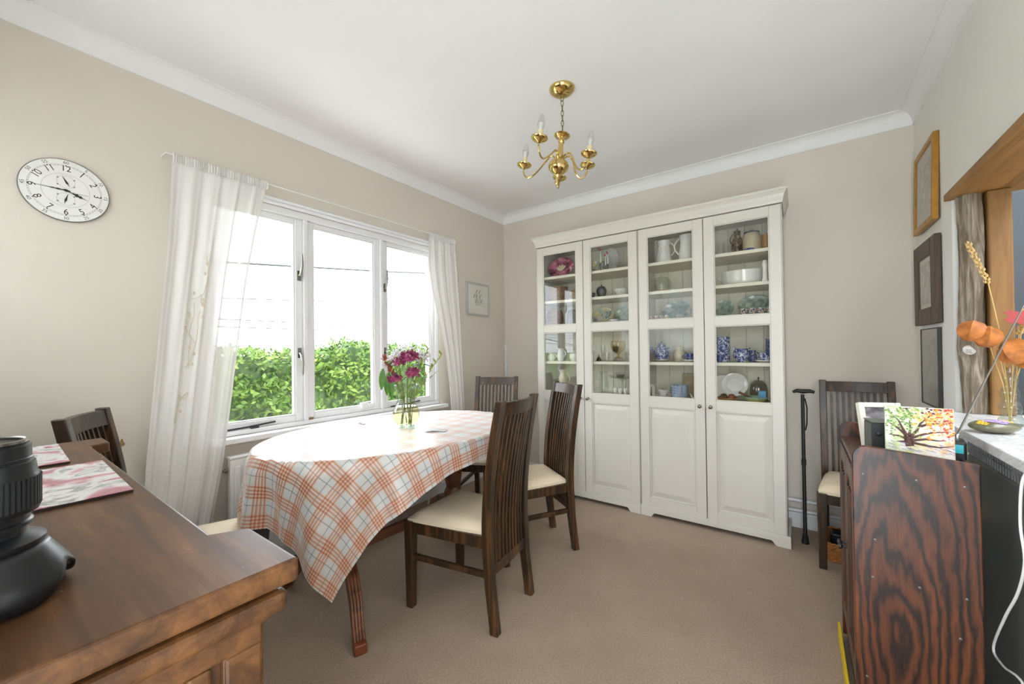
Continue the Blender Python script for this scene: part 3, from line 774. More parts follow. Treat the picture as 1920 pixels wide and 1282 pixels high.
# ------------------------------------------------------------------ curtains
def sheer(name):
    """Voile: gathered (denser) towards u=0, a single thin layer at the leading edge u=1."""
    m = bpy.data.materials.new(name); m.use_nodes = True; nt = m.node_tree; nt.nodes.clear()
    out = N(nt, 'ShaderNodeOutputMaterial'); tr = N(nt, 'ShaderNodeBsdfTransparent'); df = N(nt, 'ShaderNodeBsdfDiffuse'); tl = N(nt, 'ShaderNodeBsdfTranslucent')
    v = coords(nt); n = noise(nt, v, 400, 2)
    col = ramp(nt, n, [(.3, lin(232, 229, 224)), (.7, lin(244, 241, 236))])
    nt.links.new(col, df.inputs[0]); nt.links.new(col, tl.inputs[0])
    a = N(nt, 'ShaderNodeMixShader'); a.inputs[0].default_value = .06; nt.links.new(df.outputs[0], a.inputs[1]); nt.links.new(tl.outputs[0], a.inputs[2])
    uvn = N(nt, 'ShaderNodeTexCoord'); sp = N(nt, 'ShaderNodeSeparateXYZ'); nt.links.new(uvn.outputs['UV'], sp.inputs[0])
    al = ramp(nt, sp.outputs[0], [(.0, (.88, .88, .88, 1)), (.3, (.985, .985, .985, 1)), (.70, (.982, .982, .982, 1)), (.76, (.88, .88, .88, 1)), (.83, (.83, .83, .83, 1)), (.845, (.97, .97, .97, 1)), (.86, (.83, .83, .83, 1)), (.965, (.80, .80, .80, 1)), (.975, (.985, .985, .985, 1)), (1.0, (.985, .985, .985, 1))])
    b = N(nt, 'ShaderNodeMixShader'); nt.links.new(al, b.inputs[0]); nt.links.new(tr.outputs[0], b.inputs[1]); nt.links.new(a.outputs[0], b.inputs[2])
    nt.links.new(b.outputs[0], out.inputs[0]); return m
M_SHEER = sheer('white_voile')
def interp(tab, z):
    for (a, b), (c, d) in zip(tab, tab[1:]):
        if c <= z <= a or (a, b) == tab[0] and z > a: return b+(d-b)*(a-z)/(a-c)
    return tab[-1][1]
def curtain(label, eL, eR, zb, x0, nf, amp, seed, flip=False):
    c = thing('voile_curtain', label, 'curtain', (x0, (eL[0][1]+eR[0][1])/2, 2.125), group='white voile curtains')
    oy = (eL[0][1]+eR[0][1])/2; nu, nv = 150, 60; vs = []; fs = []; rr = random.Random(seed)
    ph = [rr.uniform(0, 6.28) for _ in range(4)]
    def pos(u, v):
        z = 2.13-(2.13-zb)*v
        yl, yr = interp(eL, z), interp(eR, z)
        uu = u+.012*math.sin(u*31+ph[1])
        y = yl+(yr-yl)*uu
        k = min(1, v*6+.25)
        x = x0+amp*k*(.75*math.sin(2*PI*nf*u+ph[0]+.8*math.sin(3*v+ph[2]))+.25*math.sin(2*PI*nf*2.3*u+ph[3]+2*v))+.018*v
        return (x-x0, y-oy, z-2.125)
    for j in range(nv+1):
        for i in range(nu+1): vs.append(pos(i/nu, j/nv))
    for j in range(nv):
        for i in range(nu): a = j*(nu+1)+i; fs.append((a, a+1, a+nu+2, a+nu+1))
    uv = [((i/nu if not flip else 1-i/nu), j/nv) for j in range(nv+1) for i in range(nu+1)]
    MB().add(vs, fs).build('voile_drop', M_SHEER, c, smooth=True, uvs=uv)
    # ruched heading
    m = MB(); vs = []; fs = []
    for i in range(nu+1):
        p = pos(i/nu, 0); w = .004*math.sin(i*1.9)
        vs += [(.007+w, p[1], .008+.003*math.sin(i*2.3)), (.012+w, p[1], -.018), (.006+w, p[1], -.034)]
    for i in range(nu): a = i*3; fs += [(a, a+3, a+4, a+1), (a+1, a+4, a+5, a+2)]
    m.add(vs, fs).build('heading_tape', M_SHEER, c, smooth=True, uvs=[(.2, 0)]*len(vs))
    return c, pos
eL1 = [(2.13, -2.300), (1.72, -2.318), (1.23, -2.357), (.75, -2.395), (.15, -2.43)]
eR1 = [(2.13, -1.890), (1.86, -1.942), (1.595, -1.989), (1.255, -2.032), (.926, -2.069), (.634, -2.105), (.372, -2.150), (.15, -2.18)]
c1, pos1 = curtain('white voile curtain with embroidered vine, hanging beside the clock', eL1, eR1, .16, -1.418, 4.5, .011, 4)
eL2 = [(2.13, -.715), (1.86, -.713), (1.694, -.687), (1.441, -.621), (1.18, -.554), (.914, -.509), (.69, -.493), (.3, -.48)]
eR2 = [(2.13, -.425), (1.455, -.378), (.994, -.353), (.678, -.332), (.3, -.315)]
c2, pos2 = curtain('white voile curtain hanging beside the small framed drawing', eL2, eR2, .32, -1.422, 3.5, .011, 9, True)
def embroid(c, pos, spots, mat):
    m = MB()
    for u0, v0, du, dv, curl in spots:
        pts = []
        for k in range(14):
            t = k/13; u = u0+du*t+curl*.03*math.sin(t*5); v = v0+dv*t+curl*.01*math.cos(t*6); p = pos(max(0, min(1, u)), v); pts.append((p[0]+.004, p[1], p[2]))
        m.tube(pts, .0016, 5)
    for k in range(18):
        u0, v0, du, dv, cu = spots[k % len(spots)]; t = rn.random(); p = pos(u0+du*t+rn.uniform(-.03, .03), v0+dv*t+rn.uniform(-.01, .01)); m.ell((p[0]+.003, p[1], p[2]), (.002, .006, .009), 6, 4)
    m.build('embroidery', mat, c)
M_EMB = plain('ivory_embroidery', lin(226, 214, 190), .7)
embroid(c1, pos1, ((.36, .50, .10, -.14, 1), (.42, .46, -.08, -.10, -1), (.34, .33, .14, .02, 1), (.30, .40, .12, .10, 1), (.34, .56, .02, .06, 2), (.44, .32, .02, -.10, 1)), M_EMB)
embroid(c2, pos2, ((.55, .38, .06, .10, 1), (.60, .36, -.04, .08, -1), (.52, .46, .08, .02, 1)), M_EMB)
cw = MB().tube([(0, -.95, 0), (0, .97, 0)], .003, 6)
o = cw.build('curtain_wire', M_WHITEM); o.location = (-1.425, -1.37, 2.128)
for yy in (-.95, .97):
    MB().tube([(0, yy, 0), (-.066, yy, 0)], .003, 6).build('hook', M_WHITEM, o)
tag(o, 'thin white curtain wire strung above the window', 'curtain wire')

# ------------------------------------------------------------------ radiator
rd = thing('panel_radiator', 'white ribbed panel radiator under the window sill', 'radiator', (-1.40, -1.35, 0))
m = MB(); m.box(-.030, .012, -.73, .73, .12, .655)
m.build('panel', M_WHITEM, rd, bevel=.006)
q = None
for k in range(28):
    y = -.70+1.40*k/27
    if q is None: q = MB().box(.012, .022, -.014, .014, .16, .62).build('rib', M_WHITEM, rd, bevel=.006); q.location.y = y
    else: e = q.copy(); COL.objects.link(e); e.parent = rd; e.location.y = y
bx('top_grille', M_WHITEM, rd, -.034, .016, -.735, .735, .655, .667, .003)
MB().at(-.008, -.742, .60, PI/2).lathe([(.012, -.004), (.012, .006), (.006, .008), (.006, .014)], 12).build('bleed_valve', M_CHROME, rd)
for s in (-1, 1): MB().tube([(-.01, s*.60, .125), (-.01, s*.60, 0)], .008, 8).build('pipe', M_WHITEM, rd)
MB().box(-.091, -.030, -.5, -.46, .3, .4).box(-.091, -.030, .46, .5, .3, .4).build('bracket', M_WHITEM, rd)

# ------------------------------------------------------------------ wall clock
def text_mesh(body, size, bold=False):
    cu = bpy.data.curves.new('t', 'FONT'); cu.body = body; cu.size = size; cu.align_x = 'CENTER'; cu.align_y = 'CENTER'; cu.resolution_u = 3
    ob = bpy.data.objects.new('t', cu); COL.objects.link(ob); bpy.context.view_layer.update()
    me = bpy.data.meshes.new_from_object(ob.evaluated_get(bpy.context.evaluated_depsgraph_get()))
    vs = [tuple(v.co) for v in me.vertices]; fs = [tuple(p.vertices) for p in me.polygons]
    bpy.data.objects.remove(ob, do_unlink=True); bpy.data.meshes.remove(me); bpy.data.curves.remove(cu)
    return vs, fs
ck = thing('wall_clock', 'round white clock with black numerals on the window wall', 'clock', (XL, -2.622, 1.868))
FACE = Matrix(((0, 0, 1, 0), (1, 0, 0, 0), (0, 1, 0, 0), (0, 0, 0, 1)))   # text x -> +y, text y -> +z, text z -> +x
R = .1265
m = MB(); m.m = FACE.copy(); m.lathe([(R*.93, 0), (R, .004), (R, .012), (R*.985, .014), (R*.98, .0125)], 64); m.build('case', plain('dark_clock_rim', lin(120, 116, 110), .4), ck, smooth=True)
m = MB(); m.m = FACE.copy(); m.lathe([(R*.978, .010), (R*.978, .0128)], 64); m.build('dial', plain('white_dial', lin(236, 234, 228), .5, var=.02), ck)
M_INK = plain('black_dial_ink', lin(30, 29, 28), .5); M_INKG = plain('grey_dial_ink', lin(120, 118, 114), .5)
def on_dial(m, a, r, vs, fs, flip, h=.0131, sc=(1, 1)):
    """a: clock angle clockwise from 12."""
    cx, cy = r*math.sin(a), r*math.cos(a); rot = -a+(PI if flip else 0); c, s = math.cos(rot), math.sin(rot)
    m.add([(cx+c*x*sc[0]-s*y*sc[1], cy+s*x*sc[0]+c*y*sc[1], h) for x, y, z in vs], fs)
nm = MB(); nm.m = FACE.copy(); mn = MB(); mn.m = FACE.copy(); dots = MB(); dots.m = FACE.copy()
for h in range(1, 13):
    a = h*PI/6; fl_ = 4 <= h <= 8
    vs, fs = text_mesh(str(h), .031); on_dial(nm, a, R*.70, vs, fs, fl_, sc=(.95, 1.05))
    vs, fs = text_mesh(str(h*5), .0165); on_dial(mn, a, R*.90, vs, fs, fl_)
    cx, cy = R*.80*math.sin(a), R*.80*math.cos(a)
    dots.add([(cx+.0022*math.cos(k*PI/4), cy+.0022*math.sin(k*PI/4), .0131) for k in range(8)], [tuple(range(8))])
nm.build('hour_numerals', M_INK, ck); mn.build('minute_numerals', plain('dark_grey_dial_ink', lin(76, 74, 72), .5), ck); dots.build('hour_dots', M_INK, ck)
tk = MB(); tk.m = FACE.copy()
for k in range(60):
    if k % 5 == 0: continue
    a = k*PI/30; on_dial(tk, a, R*.80, [(-.0009, -.0009, 0), (.0009, -.0009, 0), (.0009, .0009, 0), (-.0009, .0009, 0)], [(0, 1, 2, 3)], False)
def circ(m, cx, cy, r, w, n=48):
    vs = [(cx+q*math.cos(2*PI*k/n), cy+q*math.sin(2*PI*k/n), .0130) for k in range(n) for q in (r-w, r+w)]
    m.add(vs, [(2*k, 2*k+1, (2*k+3) % (2*n), (2*k+2) % (2*n)) for k in range(n)])
for r_ in (.53, .785, .815): circ(tk, 0, 0, R*r_, .0003)
circ(tk, 0, R*.28, R*.2, .0003); circ(tk, 0, -R*.28, R*.2, .0003)
for sx in (-1, 1):
    for sy in (-1, 1):
        for dy in (.16, .38):
            cx, cy = sx*R*.18, sy*R*dy; tk.add([(cx+.0028*math.cos(k*PI/4), cy+.0028*math.sin(k*PI/4), .0131) for k in range(8)], [tuple(range(8))])
for k in range(8):   # tiny illegible maker's line right of the centre
    x = R*(.16+.045*k); tk.add([(x, -.0065, .0131), (x+.0030, -.0065, .0131), (x+.0030, -.0030-.001*(k % 3), .0131), (x, -.0030-.001*(k % 2), .0131)], [(0, 1, 2, 3)])
tk.build('dial_markings', M_INKG, ck)
def hand(name, ang, prof, h, off=(0, 0)):
    m = MB(); m.m = FACE @ Matrix.Translation((off[0], off[1], 0)) @ Matrix.Rotation(-ang, 4, 'Z')
    poly = [(w, y) for y, w in prof]+[(-w, y) for y, w in reversed(prof)]
    m.prism(poly, h, h+.0008); m.build(name, M_INK, ck)
hand('minute_hand', math.radians(271), [(-.012, .0012), (0, .0035), (.012, .0016), (.022, .0034), (.030, .0016), (.036, .0024), (.046, .0010), (.088, .0004)], .0152)
hand('hour_hand', math.radians(113), [(-.008, .0012), (0, .0035), (.014, .0014), (.026, .0030), (.032, .0070), (.038, .0030), (.044, .0055), (.050, .0012), (.064, .0004)], .0141)
for a, oy in ((-28, R*.28), (14, -R*.28)):
    hand('subdial_hand', math.radians(a), [(-.020, .0004), (-.010, .0016), (-.006, .0036), (0, .0030), (.008, .0018), (.022, .0005)], .0138, (0, oy))
m = MB(); m.m = FACE.copy(); m.lathe([(.0052, .013), (.0052, .0165), (.003, .0175)], 16); m.build('hub', M_INK, ck)

# ------------------------------------------------------------------ brass chandelier
M_BRASS = plain('polished_brass', lin(214, 186, 120), .13, 1, .05)
M_BRASSD = plain('dull_brass_chain', lin(120, 104, 66), .35, 1, .1)
M_IVORY = plain('ivory_candle_tube', lin(226, 208, 160), .5)
M_BULB = thin_glass('frosted_candle_bulb', tint=(.90, .90, .89, 1), rough=.3, extra=.10)
CX, CY = -.043, -1.033
cl = thing('brass_chandelier', 'five-arm polished brass chandelier hanging by a chain from ceiling', 'chandelier', (CX, CY, ZC))
MB().lathe([(.001, -.040), (.012, -.039), (.035, -.033), (.055, -.020), (.066, -.008), (.067, -.001), (.067, 0)], 40, cap=False).build('ceiling_rose', M_BRASS, cl, smooth=True)
MB().at(0, 0, -.040).tube([(.010*math.cos(t*2*PI/16), 0, -.012+.014*math.sin(t*2*PI/16)) for t in range(17)], .0016, 6).build('hook_ring', M_BRASSD, cl, smooth=True)
z = -.062
for k in range(6):
    m = MB().at(0, 0, z-.014, 0, 0, (k % 2)*PI/2+.3); m.tube([(.0065*math.cos(t*2*PI/16), 0, .017*math.sin(t*2*PI/16)) for t in range(17)], .0016, 6)
    m.build('chain_link', M_BRASSD, cl, smooth=True); z -= .0265
body = MB(); top = -.228
tilt = Matrix.Translation((0, 0, top)) @ Matrix.Rotation(.10, 4, 'Y') @ Matrix.Rotation(-.085, 4, 'X') @ Matrix.Translation((0, 0, -top))
body.m = tilt
body.lathe([(.001, -.222), (.006, -.226), (.016, -.232), (.036, -.240), (.042, -.247), (.036, -.254), (.016, -.262), (.013, -.274), (.017, -.282), (.012, -.290), (.013, -.31), (.017, -.335), (.021, -.355), (.018, -.366),
            (.028, -.376), (.046, -.390), (.054, -.408), (.050, -.426), (.034, -.442), (.018, -.452), (.012, -.462), (.008, -.478), (.0095, -.492), (.007, -.506), (.001, -.512)], 32, cap=False)
body.build('column', M_BRASS, cl, smooth=True)
cup_z = -.388
for r_, ad in ((.222, -86), (.204, -172), (.197, 118), (.152, 41), (.170, -1)):
    a = math.radians(ad); ca, sa = math.cos(a), math.sin(a)
    q = lambda r, zz: (r*ca, r*sa, zz)
    A = MB(); A.m = tilt
    ctrl = [(.016, -.372), (.035, -.352), (.055, -.350), (.075, -.372), (r_*.62, -.43), (r_*.80, -.452), (r_*.94, -.440), (r_, -.415), (r_, cup_z-.008)]
    # smooth the control polygon
    sm = []
    for i in range(len(ctrl)-1):
        p0 = Vector(ctrl[max(0, i-1)]); p1 = Vector(ctrl[i]); p2 = Vector(ctrl[i+1]); p3 = Vector(ctrl[min(len(ctrl)-1, i+2)])
        for t in (0, .25, .5, .75):
            sm.append(.5*((2*p1)+(-p0+p2)*t+(2*p0-5*p1+4*p2-p3)*t*t+(-p0+3*p1-3*p2+p3)*t**3))
    sm.append(Vector(ctrl[-1]))
    A.tube([q(p.x, p.y) for p in sm], .0042, 8); arm = A.build('arm', M_BRASS, cl, smooth=True)
    P = MB(); P.m = tilt @ Matrix.Translation(q(r_, cup_z)); P.lathe([(.006, -.012), (.014, -.006), (.030, .0), (.039, .008), (.040, .012), (.034, .012), (.018, .007), (.014, .012), (.001, .013)], 28, cap=False); P.build('drip_cup', M_BRASS, arm, smooth=True)
    P = MB(); P.m = tilt @ Matrix.Translation(q(r_, cup_z)); P.lathe([(.0125, .012), (.0125, .048), (.010, .050)], 18); P.build('candle_tube', M_IVORY, arm, smooth=True)
    P = MB(); P.m = tilt @ Matrix.Translation(q(r_, cup_z)); P.lathe([(.009, .050), (.0125, .060), (.0165, .075), (.0165, .088), (.012, .108), (.006, .122), (.001, .128)], 18, cap=False); P.build('candle_bulb', M_BULB, arm, smooth=True)
    P = MB(); P.m = tilt @ Matrix.Translation(q(r_, cup_z)); P.lathe([(.0088, .050), (.0122, .060), (.0158, .074), (.0155, .080)], 18); P.build('bulb_frosting', plain('bulb_frost', lin(224, 224, 222), .4), arm, smooth=True)

# ------------------------------------------------------------------ small framed drawing on the window wall
def picture(name, label, cat, axis_x, yc, zc, w, h, fw, depth, mat_frame, mat_mount, mount, paint, side, tilt_=0, lean=0):
    """Frame hung on an x-facing wall; side=+1 when it faces +x."""
    o = thing(name, label, cat, (axis_x, yc, zc))
    o.rotation_euler = (tilt_, lean*side, 0)
    X = lambda d: (d if side > 0 else -d)
    def b(nm, m_, d0, d1, y0, y1, z0, z1, bev=0):
        q = MB(); q.box(min(X(d0), X(d1)), max(X(d0), X(d1)), y0, y1, z0, z1); return q.build(nm, m_, o, bevel=bev)
    H, V = w/2, h/2
    q = MB()
    for (y0, y1, z0, z1) in ((-H, -H+fw, -V, V), (H-fw, H, -V, V), (-H+fw, H-fw, -V, -V+fw), (-H+fw, H-fw, V-fw, V)):
        q.box(min(X(0), X(depth)), max(X(0), X(depth)), y0, y1, z0, z1)
    q.build('frame', mat_frame, o, bevel=min(.004, fw*.2))
    b('mount_board', mat_mount, .002, depth*.55, -H+fw, H-fw, -V+fw, V-fw)
    if mount: b('print', paint, depth*.55, depth*.55+.001, -H+fw+mount, H-fw-mount, -V+fw+mount*1.1, V-fw-mount*1.1)
    b('glass', M_PANE, depth*.75, depth*.75+.0015, -H+fw*.8, H-fw*.8, -V+fw*.8, V-fw*.8)
    return o
M_SILV = plain('silver_white_frame', lin(196, 196, 192), .35, .3)
M_MOUNT = plain('cream_mount', lin(232, 229, 218), .8)
pic = picture('framed_drawing', 'small silver framed botanical drawing beside the far curtain', 'picture', XL, -.060, 1.667, .315, .305, .018, .022, M_SILV, M_MOUNT, 0, None, 1)
m = MB()
for k in range(7):
    y0 = -.05+.1*k/6; top = .02+.05*math.sin(k*2.1)+.02
    m.tube([(.0125, y0*.6, -.06), (.0125, y0*.8+.01*math.sin(k), -.01), (.0125, y0+.02*math.sin(k*1.7), top)], .0012, 4)
    for j in range(3): m.ell((.0125, y0+.02*math.sin(k*1.7)+.008*math.cos(j*2), top-.012*j), (.0008, .006, .009), 6, 4)
m.build('plant_sketch', plain('grey_green_ink', lin(150, 160, 140), .8), pic)
# ------------------------------------------------------------------ sideboard
def worn_wood():
    m, nt, b = mk('worn_brown_oak'); v = coords(nt, (.07, 1, 1)); v2 = coords(nt)
    n1 = noise(nt, v, 34, 9, .65, .35); n2 = noise(nt, v2, 5, 4, .6); n3 = noise(nt, v2, 26, 5, .7)
    c1 = ramp(nt, n1, [(.25, lin(50, 32, 17)), (.5, lin(90, 59, 32)), (.75, lin(128, 87, 48))])
    c2 = ramp(nt, n2, [(.3, (.72, .70, .68, 1)), (.7, (1.12, 1.0, .88, 1))])
    mx = N(nt, 'ShaderNodeMix', data_type='RGBA', blend_type='MULTIPLY'); mx.inputs[0].default_value = .8
    nt.links.new(c1, mx.inputs[6]); nt.links.new(c2, mx.inputs[7])
    sc = ramp(nt, n3, [(.69, (0, 0, 0, 1)), (.73, (1, 1, 1, 1))])
    m2 = N(nt, 'ShaderNodeMix', data_type='RGBA'); nt.links.new(sc, m2.inputs[0]); nt.links.new(mx.outputs[2], m2.inputs[6]); m2.inputs[7].default_value = lin(176, 150, 124)
    nt.links.new(m2.outputs[2], b.inputs['Base Color'])
    b.inputs['Roughness'].default_value = .45; b.inputs['Specular IOR Level'].default_value = .35; b.inputs['Coat Weight'].default_value = .08; b.inputs['Coat Roughness'].default_value = .25
    bump(nt, b, n1, .1, .002); return m
M_SIDE = worn_wood()
SX0, SX1, SY0, SY1, SYR, SZ = -.796, .432, -3.09, -2.614, -2.655, .94
sb = thing('sideboard', 'worn brown oak breakfront sideboard in the near left corner', 'sideboard', (-.18, -2.85, 0))
def L_(x, y): return (x+.18, y+2.85)
def front_poly(ins):
    return [L_(SX0+ins, SY0+.0), L_(SX1-ins, SY0+.0), L_(SX1-ins, SY1-ins), L_(.285+ins*.5, SY1-ins), L_(.262, SYR-ins), L_(-.672, SYR-ins), L_(-.690-ins*.5, SY1-ins), L_(SX0+ins, SY1-ins)]
MB().prism(front_poly(0), .912, SZ).build('top_board', M_SIDE, sb, bevel=.005, seg=3)
MB().prism(front_poly(.020), .903, .912).build('top_cove', M_SIDE, sb)
MB().prism(front_poly(.008), .876, .903).build('frieze_moulding', M_SIDE, sb, bevel=.010, seg=4)
MB().prism(front_poly(.024), .868, .876).build('frieze_groove', M_SIDE, sb)
# carcass
def sbox(nm, x0, x1, y0, y1, z0, z1, bev=.003, par=None): return MB().box(x0+.18, x1+.18, y0+2.85, y1+2.85, z0, z1).build(nm, M_SIDE, par or sb, bevel=bev)
for _x in (SX1-.048, SX0+.040): sbox('end_panel', _x, _x+.008, SY0, SY1-.034, .14, .868, 0)
sbox('carcass', SX0+.049, SX1-.049, SY0, -2.69, .14, .868, 0)
for xx, s in ((SX1-.030, 1), (SX0+.030, -1)):
    xa, xb = (xx-.014, xx) if s > 0 else (xx, xx+.014)
    sbox('end_rail', xa, xb, SY0, SY1-.030, .842, .868); sbox('end_rail', xa, xb, SY0, SY1-.030, .14, .22)
    for ya, yb_ in ((SY1-.070, SY1-.030), (SY1-.105, SY1-.082), (-2.865, -2.835), (SY0, SY0+.05)): sbox('end_stile', xa, xb, ya, yb_, .22, .842, .004)
for cx in (SX0+.054, SX1-.054):
    for cy in (SY0+.03, SY1-.050):
        m = MB().at(cx+.18, cy+2.85, 0); m.box(-.022, .022, -.022, .022, 0, .866 if cy > -2.8 else .14); m.build('corner_post', M_SIDE, sb, bevel=.004)
for a, b in ((-.66, -.22), (-.21, .24)):
    d = sbox('drawer', a, b, -2.69, -2.668, .74, .86, .004); MB().at((a+b)/2+.18, -2.668+2.85, .80, -PI/2).lathe([(.006, 0), (.006, .012), (.016, .018), (.014, .026), (.002, .030)], 14).build('knob', M_SIDE, d, smooth=True)
    d = sbox('door', a, b, -2.69, -2.668, .16, .73, .004); sbox('door_panel', a+.06, b-.06, -2.668, -2.660, .22, .67, .006, d)
    MB().at((b if a < -.3 else a)+(-.03 if a < -.3 else .03)+.18, -2.668+2.85, .47, -PI/2).lathe([(.006, 0), (.006, .012), (.014, .018), (.012, .024), (.002, .028)], 14).build('knob', M_SIDE, d, smooth=True)
# placemats
def floral(name, ph):
    m, nt, b = mk(name); v = coords(nt, (1, 1, 1), (ph, ph*2, 0)); n1 = noise(nt, v, 9, 2, .4, 2.2); n2 = noise(nt, v, 16, 3, .5, 3)
    c1 = ramp(nt, n1, [(.33, lin(176, 100, 120)), (.41, lin(206, 160, 172)), (.46, lin(214, 212, 212)), (.56, lin(216, 214, 214)), (.62, lin(140, 142, 142)), (.7, lin(206, 206, 206))])
    c2 = ramp(nt, n2, [(.58, (1, 1, 1, 1)), (.64, (.62, .62, .64, 1)), (.70, (.95, .95, .95, 1))])
    mx = N(nt, 'ShaderNodeMix', data_type='RGBA', blend_type='MULTIPLY'); mx.inputs[0].default_value = .9
    nt.links.new(c1, mx.inputs[6]); nt.links.new(c2, mx.inputs[7]); nt.links.new(mx.outputs[2], b.inputs['Base Color'])
    b.inputs['Roughness'].default_value = .25; b.inputs['Coat Weight'].default_value = .4; return m
M_CORK = plain('dark_cork', lin(48, 40, 34), .9)
def placemat(label, cx, cy, w, d, rz, ph):
    o = thing('placemat', label, 'placemat', (cx, cy, SZ), rz, 'floral placemats on the sideboard')
    bx('cork_base', M_CORK, o, -w/2, w/2, -d/2, d/2, 0, .0045)
    bx('floral_face', floral('pink_grey_floral_print', ph), o, -w/2, w/2, -d/2, d/2, .0045, .006, .001, 1)
placemat('pink and grey floral placemat nearer the viewer on the sideboard', -.228, -2.733, .335, .118, math.radians(-1.2), 1.3)
placemat('pink and lilac floral placemat farther along the sideboard, by the chair', -.60, -2.762, .30, .100, math.radians(-1.5), 4.1)
# camera lens standing on its hood
M_LENS = plain('satin_black_lens', lin(20, 21, 23), .33, var=.1); M_RUB = plain('ribbed_rubber', lin(26, 27, 28), .6, var=.1)
ln = thing('camera_lens', 'black camera lens standing on its petal hood on the sideboard edge', 'lens', (.262, -2.852, SZ)); ln.scale = (.80, .80, .86)
# petal hood: flared skirt with scalloped lower edge
vs = []; fs = []; n = 64
for j in range(7):
    t = j/6
    for k in range(n):
        a = 2*PI*k/n; pet = .5+.5*math.cos(4*(a-.45)); zb_ = .004+.030*(1-pet)**1.6
        z = .066+(zb_-.066)*t; r = .056+.027*min(1, (.066-z)/.040)
        vs.append((r*math.cos(a), r*math.sin(a), z))
for j in range(6):
    for k in range(n): k2 = (k+1) % n; fs.append((j*n+k, (j+1)*n+k, (j+1)*n+k2, j*n+k2))
MB().add(vs, fs).build('petal_hood', M_LENS, ln, smooth=True, solid=.003)
m = MB().lathe([(.046, .010), (.047, .060), (.056, .064), (.058, .067), (.058, .072), (.050, .076), (.0415, .080), (.0415, .088), (.0465, .090), (.0465, .094), (.044, .096), (.044, .104), (.0515, .106), (.0530, .110), (.0520, .150), (.0505, .152), (.0505, .154),
                (.0500, .155), (.0485, .166), (.0465, .167), (.0465, .171), (.0455, .172), (.0450, .186), (.0430, .187), (.0430, .189), (.040, .190), (.001, .190)], 48)
m.build('barrel', M_LENS, ln, smooth=True)
for z0, z1, r in ((.112, .148, .0528),):
    m = MB()
    for k in range(60):
        a = 2*PI*k/60; m.at(r*math.cos(a), r*math.sin(a), 0, 0, 0, a).box(-.001, .0011, -.0017, .0017, z0, z1)
    q = m.build('grip_ribs', M_RUB, ln); q['kind'] = 'stuff'
MB().lathe([(.0425, .190), (.0425, .193), (.0400, .194), (.0380, .1925), (.0380, .190)], 40, cap=False).build('mount_ring', M_CHROME, ln, smooth=True)
m = MB()
for k, t in enumerate(('1', '3')):
    vs, fs = text_mesh(t, .010); a = math.radians(-8+k*16); m.at(.0456*math.cos(a), .0456*math.sin(a), .178, PI/2, 0, a+PI/2).add(vs, fs)
m.build('scale_marks', plain('white_scale_ink', lin(200, 200, 200), .5), ln)
sc_ = thing('saucer', 'pale saucer with a lilac rim behind the camera lens', 'saucer', (-.02, -2.915, SZ))
MB().lathe([(.001, .004), (.040, .004), (.042, 0), (.045, 0), (.047, .006), (.075, .020), (.076, .022), (.046, .011), (.001, .009)], 40, cap=False).build('dish', M_CHINA, sc_, smooth=True)
MB().lathe([(.0745, .0213), (.0775, .0213), (.0775, .0235), (.0745, .0235), (.0745, .0213)], 40, cap=False).build('rim_band', plain('lilac_glaze', lin(170, 140, 158), .2), sc_, smooth=True)

# ------------------------------------------------------------------ serving hatch joinery
M_PINE = wood('golden_pine', lin(108, 74, 34), lin(160, 116, 60), 'z', .55, 1, 14, stretch=.10)
M_PINEY = wood('golden_pine_lintel', lin(124, 84, 40), lin(178, 130, 72), 'y', .55, 1, 14, stretch=.10)
o = MB().box(XR-.022, XR+.245, -2.3, HY+.012, 1.836, 1.866).build('trim_4', M_PINEY, bevel=.004); tag(o, 'rough golden pine lintel board over the serving hatch', 'lintel', kind='structure')
# driftwood post: gnarled
vs = []; fs = []; n = 20; rr = random.Random(5); K = 26
for j in range(K+1):
    z = .900+(1.835-.900)*j/K
    for k in range(n):
        a = 2*PI*k/n; r = 1+.10*math.sin(5*a+z*3)+.07*math.sin(9*a-z*7)+.08*math.sin(z*9+a)+rr.uniform(-.04, .04)
        kn = .25*math.exp(-((z-1.17)/.05)**2)*max(0, math.cos(a+2.0))
        vs.append((.036*(r+kn)*math.cos(a), .030*(r+kn)*math.sin(a), z))
for j in range(K):
    for k in range(n): k2 = (k+1) % n; fs.append((j*n+k, j*n+k2, (j+1)*n+k2, (j+1)*n+k))
fs += [tuple(range(n-1, -1, -1)), tuple(K*n+k for k in range(n))]
dw = MB().add(vs, fs).build('trim_5', wood('weathered_driftwood', lin(52, 42, 32), lin(186, 174, 156), 'z', .9, 1, 34, mid=lin(118, 104, 88), stretch=.10, bmp=.9), smooth=True)
dw.location = (1.5425, HY-.036, 0); tag(dw, 'weathered grey driftwood post lining the serving hatch', 'post', kind='structure')
m = MB().at(-.02, -.042, 1.17, PI/2-.3, 0, .2)
for r_, d in ((.021, .002), (.015, .004), (.009, .006), (.004, .007)): m.lathe([(r_, 0), (r_*.97, d)], 14)
m.build('knot', plain('pale_knot', lin(170, 164, 156), .9, var=.3, scale=80), dw)
o = MB().box(1.584, 1.652, HY-.075, HY-.002, .900, 1.835).build('trim_6', M_PINE, bevel=.006); tag(o, 'tall golden pine board standing beside the driftwood post', 'post', kind='structure')
def marble():
    m, nt, b = mk('white_veined_marble'); v = coords(nt, (1, .5, 1)); n1 = noise(nt, v, 6, 8, .6, 2.5)
    nt.links.new(ramp(nt, n1, [(.40, lin(238, 238, 237)), (.49, lin(216, 217, 218)), (.52, lin(238, 238, 238)), (.75, lin(242, 242, 241))]), b.inputs['Base Color']); b.inputs['Roughness'].default_value = .18; return m
wt = MB().box(1.392, 1.760, -2.28, HY-.002, .868, .899).build('worktop', marble(), bevel=.003); tag(wt, 'white marble worktop running through the serving hatch', 'worktop')
